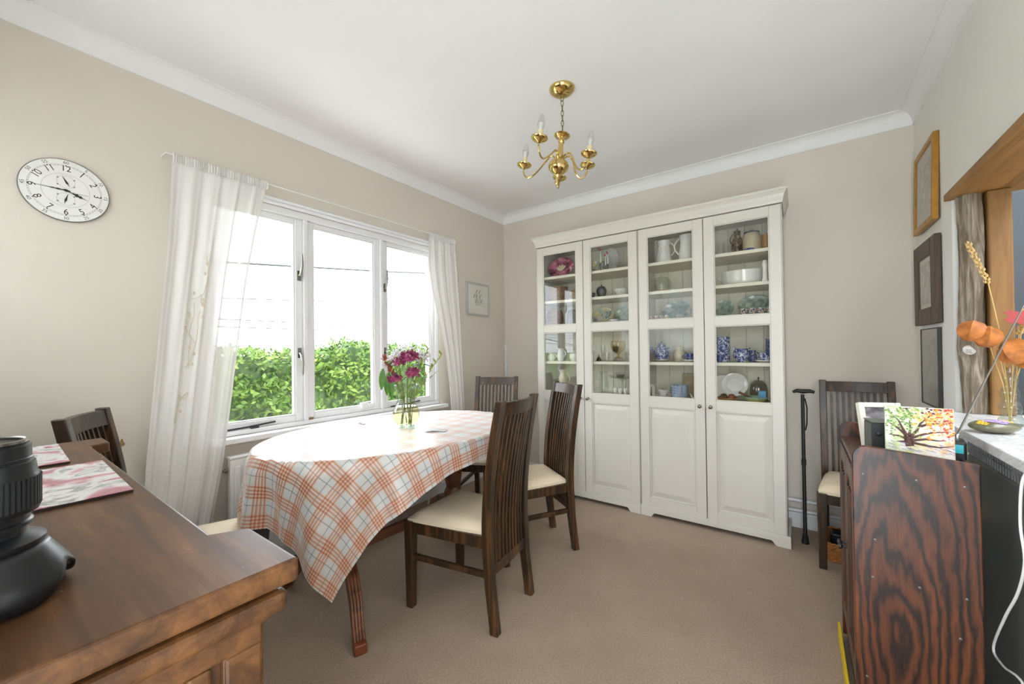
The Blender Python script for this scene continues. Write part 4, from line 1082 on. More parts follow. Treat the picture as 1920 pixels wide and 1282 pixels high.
# panel heater below it
M_HEAT = plain('charcoal_heater_enamel', lin(128, 132, 128), .42, var=.06)
ht = thing('panel_heater', 'charcoal panel heater with slotted top grille under the marble worktop', 'heater', (1.456, -1.45, 0))
bx('body', M_HEAT, ht, -.030, .026, -.70, .72, .06, .800, .006)
bx('foot', M_HEAT, ht, -.028, .024, -.62, -.56, 0, .06); bx('foot', M_HEAT, ht, -.028, .024, .56, .62, 0, .06)
m = MB().box(-.026, .026, -.70, .72, .800, .806).box(.014, .026, -.70, .72, .806, .860).box(-.030, -.004, -.70, .72, .856, .862).box(-.004, .026, -.70, .72, .856, .862)
m.build('grille_frame', plain('pale_grey_grille', lin(150, 152, 152), .4), ht)
q = None
for k in range(72):
    y = -.69+1.40*k/71
    if q is None: q = MB().box(-.030, -.024, -.005, .005, .806, .856).build('grille_bar', plain('grille_bar_grey', lin(140, 142, 142), .4), ht); q.location.y = y
    else: e = q.copy(); COL.objects.link(e); e.parent = ht; e.location.y = y
m = MB().box(-.0305, -.0245, -.70, .72, .8295, .8325); m.build('grille_rail', M_HEAT, ht)
# white cable
pts = [(1.382, -1.40, .906), (1.378, -1.385, .90), (1.370, -1.362, .861), (1.370, -1.347, .753), (1.370, -1.366, .672), (1.372, -1.316, .572), (1.372, -1.236, .469), (1.374, -1.141, .331), (1.376, -1.2, .318), (1.378, -1.33, .345), (1.38, -1.42, .20), (1.385, -1.5, .006)]
V = [Vector(p) for p in pts]; sm = []
for i in range(len(V)-1):
    p0, p1, p2, p3 = V[max(0, i-1)], V[i], V[i+1], V[min(len(V)-1, i+2)]
    for t in (0, .2, .4, .6, .8): sm.append(tuple(.5*((2*p1)+(-p0+p2)*t+(2*p0-5*p1+4*p2-p3)*t*t+(-p0+3*p1-3*p2+p3)*t**3)))
o = MB().tube(sm, .0030, 8).build('power_cord', M_WHITEM, smooth=True); tag(o, 'white power cord dangling in front of the charcoal heater', 'cord')

# ------------------------------------------------------------------ framed pictures on the right wall
M_GOLD = plain('gilt_frame', lin(178, 128, 50), .38, .35, .15, 30); M_DKF = wood('dark_brown_frame_wood', lin(58, 42, 32), lin(94, 72, 56), 'z', .5)
def etching(name, c0, c1):
    return patterned(name, [(.32, c0), (.5, c1), (.62, lin(200, 192, 172))], 26, .8, 6, coat=0)
M_ETC = etching('sepia_etching', lin(96, 88, 74), lin(160, 150, 128)); M_ETC2 = etching('grey_engraving', lin(80, 78, 72), lin(170, 164, 148))
M_MT2 = plain('grey_buff_mount', lin(168, 160, 146), .8); M_MT3 = plain('pale_buff_mount', lin(206, 198, 178), .8)
picture('framed_etching', 'gilt framed etching, topmost of the three pictures by the hatch', 'picture', XR-.003, .065, 2.012, .385, .425, .030, .024, M_GOLD, M_MT2, .05, M_ETC, -1, 0, -.02)
picture('framed_engraving', 'dark brown framed engraving, middle of the three pictures by the hatch', 'picture', XR-.003, .075, 1.515, .420, .430, .085, .024, M_DKF, M_MT3, .022, M_ETC2, -1)
picture('clip_framed_print', 'thin edged print, lowest of the three pictures by the hatch', 'picture', XR-.003, .062, 1.080, .330, .400, .006, .014, plain('dark_edge', lin(54, 52, 48), .5), plain('grey_green_print_ground', lin(140, 138, 122), .6), .030, patterned('faint_print', [(.35, lin(92, 92, 80)), (.6, lin(150, 148, 132))], 22, .7, 5, coat=0), -1)

# ------------------------------------------------------------------ dark oak cabinet on the right
def oak(name):
    m, nt, b = mk(name); S = (2.4, 2.4, .50); C0 = (-.035, 0, .33)
    v = coords(nt, S, tuple(-p*q for p, q in zip(S, C0)))
    wv = N(nt, 'ShaderNodeTexWave', wave_type='RINGS', rings_direction='Y', wave_profile='SIN'); wv.inputs['Scale'].default_value = 6.0; wv.inputs['Distortion'].default_value = 14; wv.inputs['Detail'].default_value = 4; wv.inputs['Detail Scale'].default_value = .9; wv.inputs['Detail Roughness'].default_value = .55
    nt.links.new(v, wv.inputs['Vector']); n2 = noise(nt, coords(nt, (1, 1, .05)), 130, 8, .75); n3 = noise(nt, coords(nt, (1.6, 1, .5)), 3.2, 4)
    c = ramp(nt, wv.outputs['Fac'], [(.0, lin(38, 20, 12)), (.35, lin(74, 40, 22)), (1, lin(108, 58, 30))])
    c2 = ramp(nt, n2, [(.3, (.45, .45, .45, 1)), (.6, (1.1, 1.1, 1.1, 1))]); c3 = ramp(nt, n3, [(.3, (.5, .45, .45, 1)), (.5, (1, .95, .9, 1)), (.72, (1.5, 1.45, 1.0, 1))])
    a = N(nt, 'ShaderNodeMix', data_type='RGBA', blend_type='MULTIPLY'); a.inputs[0].default_value = 1; nt.links.new(c, a.inputs[6]); nt.links.new(c2, a.inputs[7])
    d = N(nt, 'ShaderNodeMix', data_type='RGBA', blend_type='MULTIPLY'); d.inputs[0].default_value = 1; nt.links.new(a.outputs[2], d.inputs[6]); nt.links.new(c3, d.inputs[7])
    nt.links.new(d.outputs[2], b.inputs['Base Color']); b.inputs['Roughness'].default_value = .42; b.inputs['Coat Weight'].default_value = .25; b.inputs['Coat Roughness'].default_value = .3; return m
M_OAK = oak('dark_oak')
DX0, DX1, DY0, DY1 = 1.070, 1.343, -1.205, -.700
dc = thing('oak_cabinet', 'narrow dark oak cabinet with raised side panels beside the heater', 'cabinet', (1.2, -.95, 0))
def d_(x, y): return (x-1.2, y+.95)
def side_panel(y0, y1, nm='side_panel'):
    poly = [(DX0, 0), (DX1, 0), (DX1, .858)]
    zt = .874; r = .035; poly += [(DX0+r, zt+.006)]
    for k in range(1, 9):
        t = PI/2*k/8; poly.append((DX0+r-r*math.sin(t), zt+.006-r+r*math.cos(t)))
    m = MB(); n = len(poly)
    vs = [(a-1.2, y0+.95, b) for a, b in poly]+[(a-1.2, y1+.95, b) for a, b in poly]
    m.add(vs, [tuple(range(n)), tuple(range(2*n-1, n-1, -1))]+[(k, n+k, n+(k+1) % n, (k+1) % n) for k in range(n)])
    return m.build(nm, M_OAK, dc, bevel=.003)
sp = side_panel(DY0, DY0+.018); side_panel(DY1-.018, DY1)
M_PIN = plain('dull_screw_cap', lin(120, 122, 118), .4, .6)
q = None
for x, z in ((1.096, .791), (1.215, .793), (1.312, .792), (1.121, .593), (1.114, .476), (1.217, .478), (1.311, .477), (1.096, .162), (1.297, .361)):
    if q is None: q = MB().at(0, 0, 0, PI/2).lathe([(.0035, 0), (.0035, .001), (.001, .0018)], 10).build('screw_cap', M_PIN, sp); e = q
    else: e = q.copy(); COL.objects.link(e); e.parent = sp
    e.location = (x-1.2, DY0+.95, z)
def dbox(nm, x0, x1, y0, y1, z0, z1, par=None, bev=.003, mat=None): return MB().box(x0-1.2, x1-1.2, y0+.95, y1+.95, z0, z1).build(nm, mat or M_OAK, par or dc, bevel=bev)
dbox('top_board', DX0+.006, DX1, DY0+.018, DY1-.018, .800, .820); dbox('back_board', DX1-.008, DX1, DY0+.018, DY1-.018, .05, .845); dbox('base_board', DX0+.02, DX1-.008, DY0+.018, DY1-.018, .10, .12); dbox('plinth', DX0+.012, DX0+.028, DY0+.018, DY1-.018, 0, .10)
ym = (DY0+DY1)/2
for a, b, s in ((DY0+.020, ym-.001, -1), (ym+.001, DY1-.020, 1)):
    d = MB(); x0, x1 = DX0+.001, DX0+.019
    for (y0, y1, z0, z1) in ((a, a+.04, .105, .797), (b-.04, b, .105, .797), (a+.04, b-.04, .105, .165), (a+.04, b-.04, .737, .797)): d.box(x0-1.2, x1-1.2, y0+.95, y1+.95, z0, z1)
    d = d.build('door', M_OAK, dc, bevel=.003)
    dbox('door_panel', x0+.006, x1, a+.04, b-.04, .165, .737, d, 0)
    for k in (0, 1, 2): dbox('linenfold_rib', x0-.001, x0+.007, a+.058+.044*k, a+.078+.044*k, .20, .70, d, .004)
    ky = b-.018 if s < 0 else a+.018
    MB().at(x0-1.2, ky+.95, .46, 0, -PI/2).lathe([(.004, 0), (.004, .012), (.011, .018), (.010, .024), (.002, .027)], 12).build('knob', M_DARKMETAL, d, smooth=True)
o = MB().box(-.004, .004, -.21, .21, 0, .055).build('yellow_folder', plain('bright_yellow_card', lin(236, 200, 30), .5), bevel=.001); o.location = (1.056, -.95, 0); tag(o, 'bright yellow card edge on the carpet along the dark oak cabinet', 'folder')

# things on the oak cabinet
def canvas_mat():
    m, nt, b = mk('watercolour_canvas'); v = coords(nt); sp = N(nt, 'ShaderNodeSeparateXYZ'); nt.links.new(v, sp.inputs[0])
    ad = N(nt, 'ShaderNodeMath', operation='MULTIPLY_ADD'); ad.inputs[1].default_value = 5.0; ad.inputs[2].default_value = .5; nt.links.new(sp.outputs[0], ad.inputs[0])
    c1 = ramp(nt, ad.outputs[0], [(.1, lin(176, 200, 150)), (.4, lin(214, 216, 150)), (.65, lin(240, 206, 140)), (.9, lin(236, 160, 120))])
    n = ramp(nt, noise(nt, v, 38, 4, .6), [(.42, (0, 0, 0, 1)), (.62, (1, 1, 1, 1))])
    mx = N(nt, 'ShaderNodeMix', data_type='RGBA'); nt.links.new(n, mx.inputs[0]); mx.inputs[6].default_value = lin(236, 232, 222); nt.links.new(c1, mx.inputs[7])
    nt.links.new(mx.outputs[2], b.inputs['Base Color']); b.inputs['Roughness'].default_value = .6; return m
TOPZ = .820
cv = thing('tree_canvas', 'small canvas painted with a colourful autumn tree on the oak cabinet', 'painting', (1.236, -1.120, TOPZ), 0); cv.rotation_euler = (math.radians(-3), 0, math.radians(-1))
bx('canvas', canvas_mat(), cv, -.076, .076, -.008, .008, 0, .180, .001, 1)
rt = random.Random(21); FY = -.0087
def ribbon(m, pts, w0, w1):
    n = len(pts); vs = []
    for i, (x, z) in enumerate(pts):
        a = pts[min(i+1, n-1)]; b = pts[max(i-1, 0)]; dx, dz = a[0]-b[0], a[1]-b[1]; l = math.hypot(dx, dz) or 1; w = w0+(w1-w0)*i/(n-1)
        vs += [(x-dz/l*w, FY, z+dx/l*w), (x+dz/l*w, FY, z-dx/l*w)]
    m.add(vs, [(2*i, 2*i+1, 2*i+3, 2*i+2) for i in range(n-1)])
br = MB()
ribbon(br, [(-.020, .058), (-.024, .075), (-.026, .092)], .010, .008)
for P in ([(-.026, .088), (-.040, .105), (-.056, .120), (-.068, .128)], [(-.026, .090), (-.036, .112), (-.044, .135), (-.058, .152)], [(-.022, .090), (-.018, .112), (-.020, .140)], [(-.020, .086), (-.004, .108), (.004, .130), (.022, .152), (.034, .165)],
          [(-.020, .082), (.010, .098), (.032, .106), (.070, .112)], [(-.016, .076), (.016, .084), (.040, .082), (.058, .084)], [(-.016, .070), (.02, .064), (.044, .062), (.074, .070)], [(-.026, .080), (-.046, .088), (-.068, .090)], [(.004, .122), (.026, .132), (.05, .134)], [(-.026, .072), (-.05, .070)]):
    ribbon(br, P, .0042, .0008)
br.build('painted_branches', plain('brown_paint', lin(84, 52, 40), .6, var=.25, scale=60), cv)
for nm, c, n, rng in (('green', (112, 150, 78), 90, (-.074, .0)), ('pale_green', (168, 186, 112), 60, (-.07, .02)), ('orange', (226, 136, 52), 70, (.012, .074)), ('red', (206, 62, 58), 40, (.035, .074)), ('yellow', (230, 190, 70), 50, (-.01, .074)), ('plum', (96, 50, 72), 22, (-.06, .07))):
    m = MB()
    for k in range(n):
        x = rt.uniform(*rng); z = .178-abs(rt.gauss(0, .042)); z = max(.085, min(.178, z)); r = rt.uniform(.0012, .0034)
        m.add([(x+r*math.cos(j*PI/3)*1.2, FY-.0001-rt.random()*.0003, z+r*math.sin(j*PI/3)) for j in range(6)], [tuple(range(5, -1, -1))])
    q = m.build('painted_leaves', plain(nm+'_paint', lin(*c), .6), cv); q['kind'] = 'stuff'
m = MB()
for k in range(40):
    x = rt.uniform(-.074, .074); z = rt.uniform(.045, .072); ribbon(m, [(x, z), (min(.075, x+.012), z-.004)], .0012, .0005)
q = m.build('painted_ground', plain('lilac_grey_paint', lin(168, 164, 190), .6), cv); q['kind'] = 'stuff'
# white photo frame leaning
pf = thing('photo_frame', 'white photo frame leaning behind the small black box on oak cabinet', 'photo frame', (1.185, -.900, TOPZ)); pf.rotation_euler = (math.radians(-12), 0, math.radians(22))
m = MB()
for a, b, c, d in ((-.065, -.047, 0, .165), (.047, .065, 0, .165), (-.047, .047, 0, .018), (-.047, .047, .147, .165)): m.box(a, b, -.012, .012, c, d)
m.build('frame', plain('cream_white_frame', lin(234, 228, 212), .4), pf, bevel=.003)
bx('photograph', patterned('dim_photograph', [(.4, lin(70, 66, 70)), (.55, lin(130, 124, 130)), (.66, lin(214, 208, 210))], 18, .3, 4), pf, -.047, .047, .000, .003, .018, .147)
bx('strut', M_CORK, pf, -.01, .01, .012, .016, .01, .13)
bb = thing('black_box', 'small black box between photo frame and tree canvas on oak cabinet', 'box', (1.170, -1.010, TOPZ), math.radians(8))
bx('casing', plain('dark_grey_plastic', lin(52, 54, 54), .35), bb, -.040, .040, -.035, .05, 0, .112, .005)
MB().at(-.022, -.035, .075, PI/2).lathe([(.008, 0), (.008, .004), (.005, .006), (.001, .006)], 16).build('knob', M_BLACK, bb, smooth=True)
bx('lid', plain('grey_green_lid', lin(92, 94, 88), .4), bb, -.041, .041, -.036, .051, .112, .116, .001)
ra = thing('radio', 'black radio with turquoise display and raised aerial behind the tree canvas', 'radio', (1.318, -1.045, TOPZ), math.radians(-6))
bx('casing', M_BLACK, ra, -.050, .034, -.02, .045, 0, .078, .006)
bx('display', plain('turquoise_display', lin(40, 176, 190), .3), ra, .004, .026, -.0215, -.0195, .040, .066)
an = [(.018, .02, .074), (.020, .022, .095), (.115, .08, .345), (.182, .12, .52)]
MB().tube(an[1:], [.0030, .0024, .0016], 8).build('aerial', M_CHROME, ra, smooth=True); MB().at(.018, .021, .078).lathe([(.006, -.004), (.006, .014), (.003, .017)], 10).build('aerial_pivot', M_CHROME, ra)

# ------------------------------------------------------------------ dried flowers and stone on the worktop
dv = thing('dried_flower_vase', 'narrow rippled glass vase of dried stems standing in the hatch', 'vase', (1.556, -.640, .899))
vs = [(.030+.004*math.sin(z*120), z) for z in [k*.21/30 for k in range(31)]]
MB().lathe([(r*(1-.45*(z/.21)), z+.0005) for r, z in vs], 24, cap=False).build('vase_wall', M_VGLASS, dv, smooth=True)
MB().lathe([(.001, .0005), (.030, .0005), (.030, .006), (.001, .006)], 24, cap=False).build('vase_base', M_VGLASS, dv)
M_STRAW = plain('straw', lin(206, 172, 110), .7, var=.2); M_PHYS = plain('orange_paper_lantern', lin(182, 108, 46), .6, var=.3, scale=40); M_RED = plain('red_maple_leaf', lin(144, 26, 20), .6, var=.2)
def dstem(name, label, pts, r=.0018):
    o = thing(name, label, 'dried flower', (1.556, -.640, .899), group='dried stems in the hatch vase'); MB().tube([(0.004*math.sin(len(label)), .003*math.cos(len(label)*2), .008)]+pts, r, 6).build('stem', M_STRAW, o, smooth=True); return o
def ear(o, p0, p1):
    m = MB(); a = Vector(p0); b = Vector(p1); d = (b-a).normalized(); u = d.orthogonal().normalized(); w = d.cross(u)
    for k in range(34):
        t = k/34; an_ = k*2.4; s = u*math.cos(an_)+w*math.sin(an_); c = a.lerp(b, t)+s*.005; m.add([tuple(c-d*.006), tuple(c+s*.004+u*.0025), tuple(c+d*.012+s*.003), tuple(c+s*.004-u*.0025)], [(0, 1, 2, 3)])
        m.ell(tuple(c), (.004, .004, .006), 5, 4)
    m.build('ear', M_STRAW, o)
o = dstem('wheat_stalk', 'tallest straw coloured wheat stalk leaning left from the hatch vase', [(-.01, -.01, .15), (-.03, -.02, .36), (-.055, -.03, .52)]); ear(o, (-.055, -.03, .52), (-.108, -.045, .675))
o = dstem('wheat_stalk', 'shorter straw coloured wheat stalk at the right of hatch vase', [(.01, -.01, .15), (.02, -.01, .33)]); ear(o, (.02, -.01, .33), (.035, -.015, .42))
def lantern(o, c, R, ax):
    m = MB(); n = 20; K = 8; vs = []; fs = []
    for j in range(K+1):
        t = PI*j/K
        for k in range(n):
            a = 2*PI*k/n; r = R*math.sin(t)**.8*(1+.16*math.cos(5*a)); vs.append((r*math.cos(a), r*math.sin(a), -R*1.15*math.cos(t)))
    for j in range(K):
        for k in range(n): k2 = (k+1) % n; fs.append((j*n+k, j*n+k2, (j+1)*n+k2, (j+1)*n+k))
    m.m = Matrix.Translation(c) @ Vector(ax).to_track_quat('Z', 'Y').to_matrix().to_4x4(); m.add(vs, fs).build('lantern_husk', M_PHYS, o, smooth=True)
for lb, c, R in (('orange paper lantern seed head farthest left, before the driftwood', (-.098, -.03, .345), .034), ('orange paper lantern seed head second from left in hatch', (-.060, -.03, .322), .034),
                 ('large orange paper lantern seed head just above the vase mouth', (.004, -.035, .268), .040), ('orange paper lantern seed head half hidden at the frame edge', (.040, -.03, .245), .036)):
    o = dstem('lantern_stem', lb, [(c[0]*.2, c[1]*.3, .15), (c[0]*.7, c[1]*.8, c[2]+.02), (c[0], c[1], c[2]+R*.9)]); lantern(o, c, R, (c[0]*2, -.3, -.6))
o = dstem('maple_leaf_stem', 'red maple leaf on a dried stem in the hatch vase', [(.01, -.01, .16), (.02, -.025, .33), (.03, -.03, .375)])
m = MB(); pts = []
for k in range(30):
    a = 2*PI*k/30; r = .058*(.62+.38*abs(math.cos(2.5*a)))*(1.0 if k % 2 else .86); pts.append((r*math.cos(a), .7*r*math.sin(a)))
m.at(.022, -.045, .385, math.radians(62), .2, .1).prism(pts, 0, .0008); m.build('leaf', M_RED, o)
st = thing('painted_stone', 'smooth olive stone painted with lilac and yellow flowers on worktop', 'stone', (1.462, -.845, .899), math.radians(30))
MB().ell((0, 0, .021), (.066, .048, .021), 28, 14).build('pebble', plain('olive_pebble', lin(104, 100, 74), .3, var=.15, scale=20, coat=.5), st, smooth=True)
def ptl(col, spots, nm):
    m = MB()
    for x, y, R_ in spots:
        for k in range(5):
            a = 2*PI*k/5+x*50; px_, py_ = x+R_*.6*math.cos(a)-.006, y*.8-.010+R_*.6*math.sin(a)
            zz = .021+.021*math.sqrt(max(0, 1-(px_/.066)**2-(py_/.048)**2)); m.ell((px_, py_, zz), (R_*.5, R_*.5, .0022), 8, 4)
    m.build(nm, plain(nm+'_paint', lin(*col), .4), st)
ptl((176, 150, 210), ((-.008, -.006, .014), (.012, .004, .012), (-.022, .008, .010), (.002, -.022, .012), (.020, -.014, .009)), 'lilac_flowers')
ptl((232, 190, 50), ((-.040, -.010, .009), (-.034, .012, .008), (.036, -.006, .009), (.032, .016, .008), (-.046, .004, .006)), 'yellow_flowers')

# ------------------------------------------------------------------ walking stick, basket, pipes by the back wall
ws = thing('walking_stick', 'black folding walking stick leaning on the wall beside the cabinets', 'walking stick', (.953, .13, 0))
MB().tube([(0, 0, .012), (.0, .08, .44), (0, .165, .885)], .0095, 12).build('shaft', M_BLACK, ws, smooth=True)
MB().lathe([(.020, 0), (.019, .006), (.013, .05), (.011, .055)], 16).build('rubber_tip', plain('black_rubber', lin(16, 16, 16), .7), ws, smooth=True)
MB().tube([(-.050, .158, .900), (-.03, .165, .908), (.0, .168, .905), (.04, .168, .908), (.062, .168, .902)], [.008, .012, .014, .012, .009], 12).build('handle', M_BLACK, ws, smooth=True)
MB().at(0, .085, .47).lathe([(.012, -.02), (.013, 0), (.012, .02)], 12).build('joint_collar', M_DARKMETAL, ws)
MB().tube([(.012, .162, .86), (.022, .158, .80), (.020, .15, .70), (.012, .148, .66)], .004, 6).build('wrist_strap', M_BLACK, ws)
for lb, zz in (('upper white heating pipe along the foot of the back wall', .187), ('lower white heating pipe along the foot of the back wall', .121)):
    o = MB().tube([(-.31, 0, 0), (.59, 0, 0)], .011, 10).build('heating_pipe', M_GLOSSW, smooth=True); o.location = (.905, .335, zz); tag(o, lb, 'pipe', 'heating pipes on the back wall')
    for xx in (-.02, .4): MB().at(xx, 0, 0).box(-.008, .008, 0, .035, -.006, .006).build('pipe_clip', M_GLOSSW, o)
M_WICK = plain('honey_wicker', lin(178, 116, 58), .6, var=.3, scale=50)
bk = thing('wicker_basket', 'honey coloured wicker basket under the chair by the walking stick', 'basket', (1.190, .075, 0))
W2, D2, HB = .150, .130, .105
for j in range(11):
    z = .008+j*.0092; pts = []
    for k in range(97):
        a = 2*PI*k/96; c, s = math.cos(a), math.sin(a); e = .35
        x = W2*(abs(c)**e)*(1 if c > 0 else -1); y = D2*(abs(s)**e)*(1 if s > 0 else -1); f = 1+.03*math.sin(24*a+(j % 2)*PI)+.0035*j; pts.append((x*f, y*f, z))
    MB().tube(pts, .0052, 6, cap=False).build('woven_row', M_WICK, bk, smooth=True)
m = MB()
for k in range(24):
    a = 2*PI*(k+.5)/24; c, s = math.cos(a), math.sin(a); e = .35; m.tube([(W2*(abs(c)**e)*(1 if c > 0 else -1), D2*(abs(s)**e)*(1 if s > 0 else -1), .004), (W2*1.03*(abs(c)**e)*(1 if c > 0 else -1), D2*1.03*(abs(s)**e)*(1 if s > 0 else -1), HB)], .0042, 5)
m.build('stakes', M_WICK, bk)
bx('base', M_WICK, bk, -W2*.97, W2*.97, -D2*.97, D2*.97, .003, .009)
MB().tube([(-W2*1.05, -.06, HB-.01), (-W2*1.1, -.04, HB+.06), (-W2*1.1, .04, HB+.06), (-W2*1.05, .06, HB-.01)], .006, 6).build('handle', M_WICK, bk, smooth=True)
o = MB().box(-.055, .055, -.03, .05, 0, .125).build('black_pouch', plain('black_leather', lin(18, 18, 20), .4), bevel=.014, seg=3); o.location = (1.125, .06, .0095); tag(o, 'black leather pouch standing in the wicker basket', 'pouch')
o = MB().add([(-.06, 0, 0), (.06, 0, 0), (.07, .02, .17), (.02, .03, .20), (-.03, .02, .145)], [(0, 1, 2, 3, 4)]).build('crumpled_paper', plain('white_paper', lin(226, 228, 230), .7), solid=.0015); o.location = (1.215, -.02, .0095); o.rotation_euler = (0, 0, .2); tag(o, 'crumpled white paper sticking out of the wicker basket', 'paper')
ts = thing('twine_spool', 'tan spool of twine in the wicker basket', 'spool', (1.165, -.055, .078)); ts.rotation_euler = (PI/2, 0, .3)
MB().lathe([(.016, -.03), (.032, -.03), (.034, -.02), (.034, .02), (.032, .03), (.016, .03), (.016, -.03)], 24, cap=False).build('twine', plain('tan_twine', lin(190, 158, 118), .8, bmp=.4), ts, smooth=True)
MB().lathe([(.012, -.032), (.0155, -.032), (.0155, .032), (.012, .032), (.012, -.032)], 16, cap=False).build('core', M_CORK, ts)
o = MB().box(-.011, .011, -.008, .008, 0, 1.02).build('cable_trunking', M_GLOSSW, bevel=.003); o.location = (XL+.016, YB-.0105, .23); tag(o, 'narrow white cable trunking in the corner behind the far chair', 'trunking')
# ------------------------------------------------------------------ contents of the display cabinets
S1, S2, S3, S4, S5 = 1.8055, 1.6005, 1.4005, 1.0955, .8265
M_BLUE = patterned('blue_white_transferware', [(.40, lin(44, 60, 124)), (.50, lin(96, 112, 170)), (.58, lin(222, 224, 232))], 70, .15, 3)
M_BLUED = patterned('deep_blue_china', [(.42, lin(36, 48, 110)), (.62, lin(110, 124, 176))], 60, .15, 3)
M_PALEB = plain('pale_blue_glaze', lin(178, 194, 214), .2, var=.05, coat=.4)
M_GREYT = plain('dark_pewter_glaze', lin(74, 76, 78), .3, .2, .15)
M_BROWN = patterned('brown_speckled_glaze', [(.4, lin(60, 46, 34)), (.55, lin(120, 96, 70)), (.65, lin(190, 172, 140))], 60, .25)
M_STONEW = plain('buff_stoneware', lin(198, 182, 150), .35, var=.06, coat=.3)
M_BASK = plain('brown_wicker_stack', lin(136, 102, 72), .8, var=.3, scale=40)
M_GLS = thin_glass('cut_glass', tint=(.965, .975, .968, 1), ior=1.5, extra=.03)
M_AMBER = thin_glass('amber_glass', tint=(.93, .86, .66, 1), ior=1.5, extra=.03)
M_GREENG = thin_glass('green_tinted_glass', tint=(.93, .96, .93, 1), ior=1.5, extra=.03)
M_MAGL = patterned('magenta_majolica', [(.36, lin(70, 40, 48)), (.48, lin(150, 60, 96)), (.62, lin(196, 110, 140)), (.72, lin(226, 214, 196))], 16, .25)
M_SAGE = patterned('sage_scenic_plate', [(.35, lin(96, 118, 112)), (.55, lin(160, 176, 160)), (.7, lin(206, 204, 186))], 14, .2)
M_YEL = patterned('yellow_flower_plate', [(.35, lin(110, 124, 138)), (.5, lin(196, 198, 180)), (.66, lin(214, 186, 96))], 16, .2)
M_TEAL = patterned('teal_edged_plate', [(.35, lin(70, 104, 112)), (.5, lin(126, 150, 142)), (.68, lin(210, 206, 188))], 18, .2)
M_RIMI = patterned('red_blue_gilt_china', [(.4, lin(40, 46, 96)), (.47, lin(232, 226, 214)), (.55, lin(232, 226, 214)), (.6, lin(176, 60, 44))], 90, .2)
M_WOODL = wood('honey_wood_ware', lin(150, 104, 58), lin(196, 148, 92), 'z', .5); M_WOODD = wood('dark_wood_ware', lin(66, 42, 26), lin(112, 74, 44), 'z', .5)
M_REDT = plain('red_tip', lin(186, 36, 44), .4)
def ves(name, label, cat, x, y, z, prof, mat, n=28, group=None, sc=(1, 1)):
    if mat in (M_GLS, M_GREENG, M_AMBER):
        k = max(range(len(prof)), key=lambda i: prof[i][1]); prof = prof[:k+1]   # one thin glass wall
    m = MB().at(0, 0, 0, sc=(sc[0], sc[1], 1)); m.lathe(prof, n, cap=False); o = m.build(name, mat, smooth=True); o.location = (x, y, z+.0002); return tag(o, label, cat, group)
def hollow(out, t=.003, zb=.004):
    """outer profile bottom->top; adds an inner wall."""
    inn = [(max(.001, r-t), max(zb, z)) for r, z in reversed(out)]
    return [(.001, 0)]+out+inn+[(.001, zb)]
def handle(o, x, z0, z1, out, r=.0035, mat=None, ang=0):
    c, s = math.cos(ang), math.sin(ang); P = []
    for k in range(9):
        t = k/8*PI; d = x+out*math.sin(t); P.append((d*c, d*s, z0+(z1-z0)*(k/8)))
    MB().tube(P, r, 8).build('handle', mat or o.data.materials[0], o, smooth=True)
def spout(o, pts, rs, mat=None): MB().tube(pts, rs, 10).build('spout', mat or o.data.materials[0], o, smooth=True)
def lid(o, R, z, h, mat=None, knob=.006):
    MB().at(0, 0, z).lathe([(R, 0), (R*.95, h*.35), (R*.6, h*.75), (knob*.6, h), (knob, h+knob), (knob*.7, h+knob*2), (.001, h+knob*2.2)], 24).build('lid', mat or o.data.materials[0], o, smooth=True)
def stand_plate(name, label, x, y, z, R, mat, rz=0, lean=.22, sc=(1, 1), cat='plate', rim=None):
    """Plate standing on edge, leaning back; face towards -y."""
    o = thing(name, label, cat, (x, y, z+R*sc[1]*math.cos(lean)+.002)); o.rotation_euler = (PI/2-lean, 0, rz)
    m = MB().at(0, 0, 0, sc=(sc[0], sc[1], 1)); m.lathe([(.001, 0), (R*.6, 0), (R*.66, .004), (R, .014), (R, .016), (R*.64, .007), (R*.6, .003), (.001, .003)], 40, cap=False)
    m.build('dish', mat, o, smooth=True)
    if rim:
        m = MB().at(0, 0, 0, sc=(sc[0], sc[1], 1)); m.lathe([(R*.93, .0142), (R*1.003, .0165), (R*.93, .0150)], 40, cap=False); m.build('rim_band', rim, o, smooth=True)
    return o
def cup(label, x, y, z, R, h, mat, ang=0, group=None, saucer=False):
    o = ves('tea_cup', label, 'cup', x, y, z, hollow([(R*.5, 0), (R*.52, h*.06), (R*.8, h*.35), (R*.95, h*.7), (R, h)], .002), mat, 20, group)
    handle(o, R*.86, h*.3, h*.82, R*.55, .0022, mat, ang); return o
# --- nearer the window, left door
o = stand_plate('majolica_dish', 'large magenta leaf-moulded dish on the top shelf nearest the window', -.700, .135, S1, .125, M_MAGL, 0, .2, (1, .70), 'dish')
m = MB(); 
for a in (-50, -20, 12, 40): leaf(m, (0, -.03, .006), (math.sin(math.radians(a)), math.cos(math.radians(a)), .05), .07, .012, (0, 0, 1))
m.build('leaf_relief', plain('cream_glaze', lin(206, 192, 160), .25), o)
def stack(label, x, y, z, n, R, h, mat):
    o = thing('wicker_mat_stack', label, 'wicker mats', (x, y, z))
    for k in range(n):
        m = MB().at(.003*math.sin(k*3), .003*math.cos(k*2), k*h); m.lathe([(R*.97, .0004), (R, h*.3), (R, h*.7), (R*.97, h*.96)], 28); m.build('mat', mat, o, smooth=True)
stack('tall stack of brown wicker mats on second shelf nearest the window', -.740, .135, S2, 10, .088, .0128, M_BASK)
stack('short stack of brown wicker mats beside the taller stack, second shelf', -.560, .14, S2, 7, .055, .0115, M_BASK)
o = thing('brown_basket', 'round brown basket of brown rolls on the third shelf nearest window', 'basket', (-.765, .13, S3))
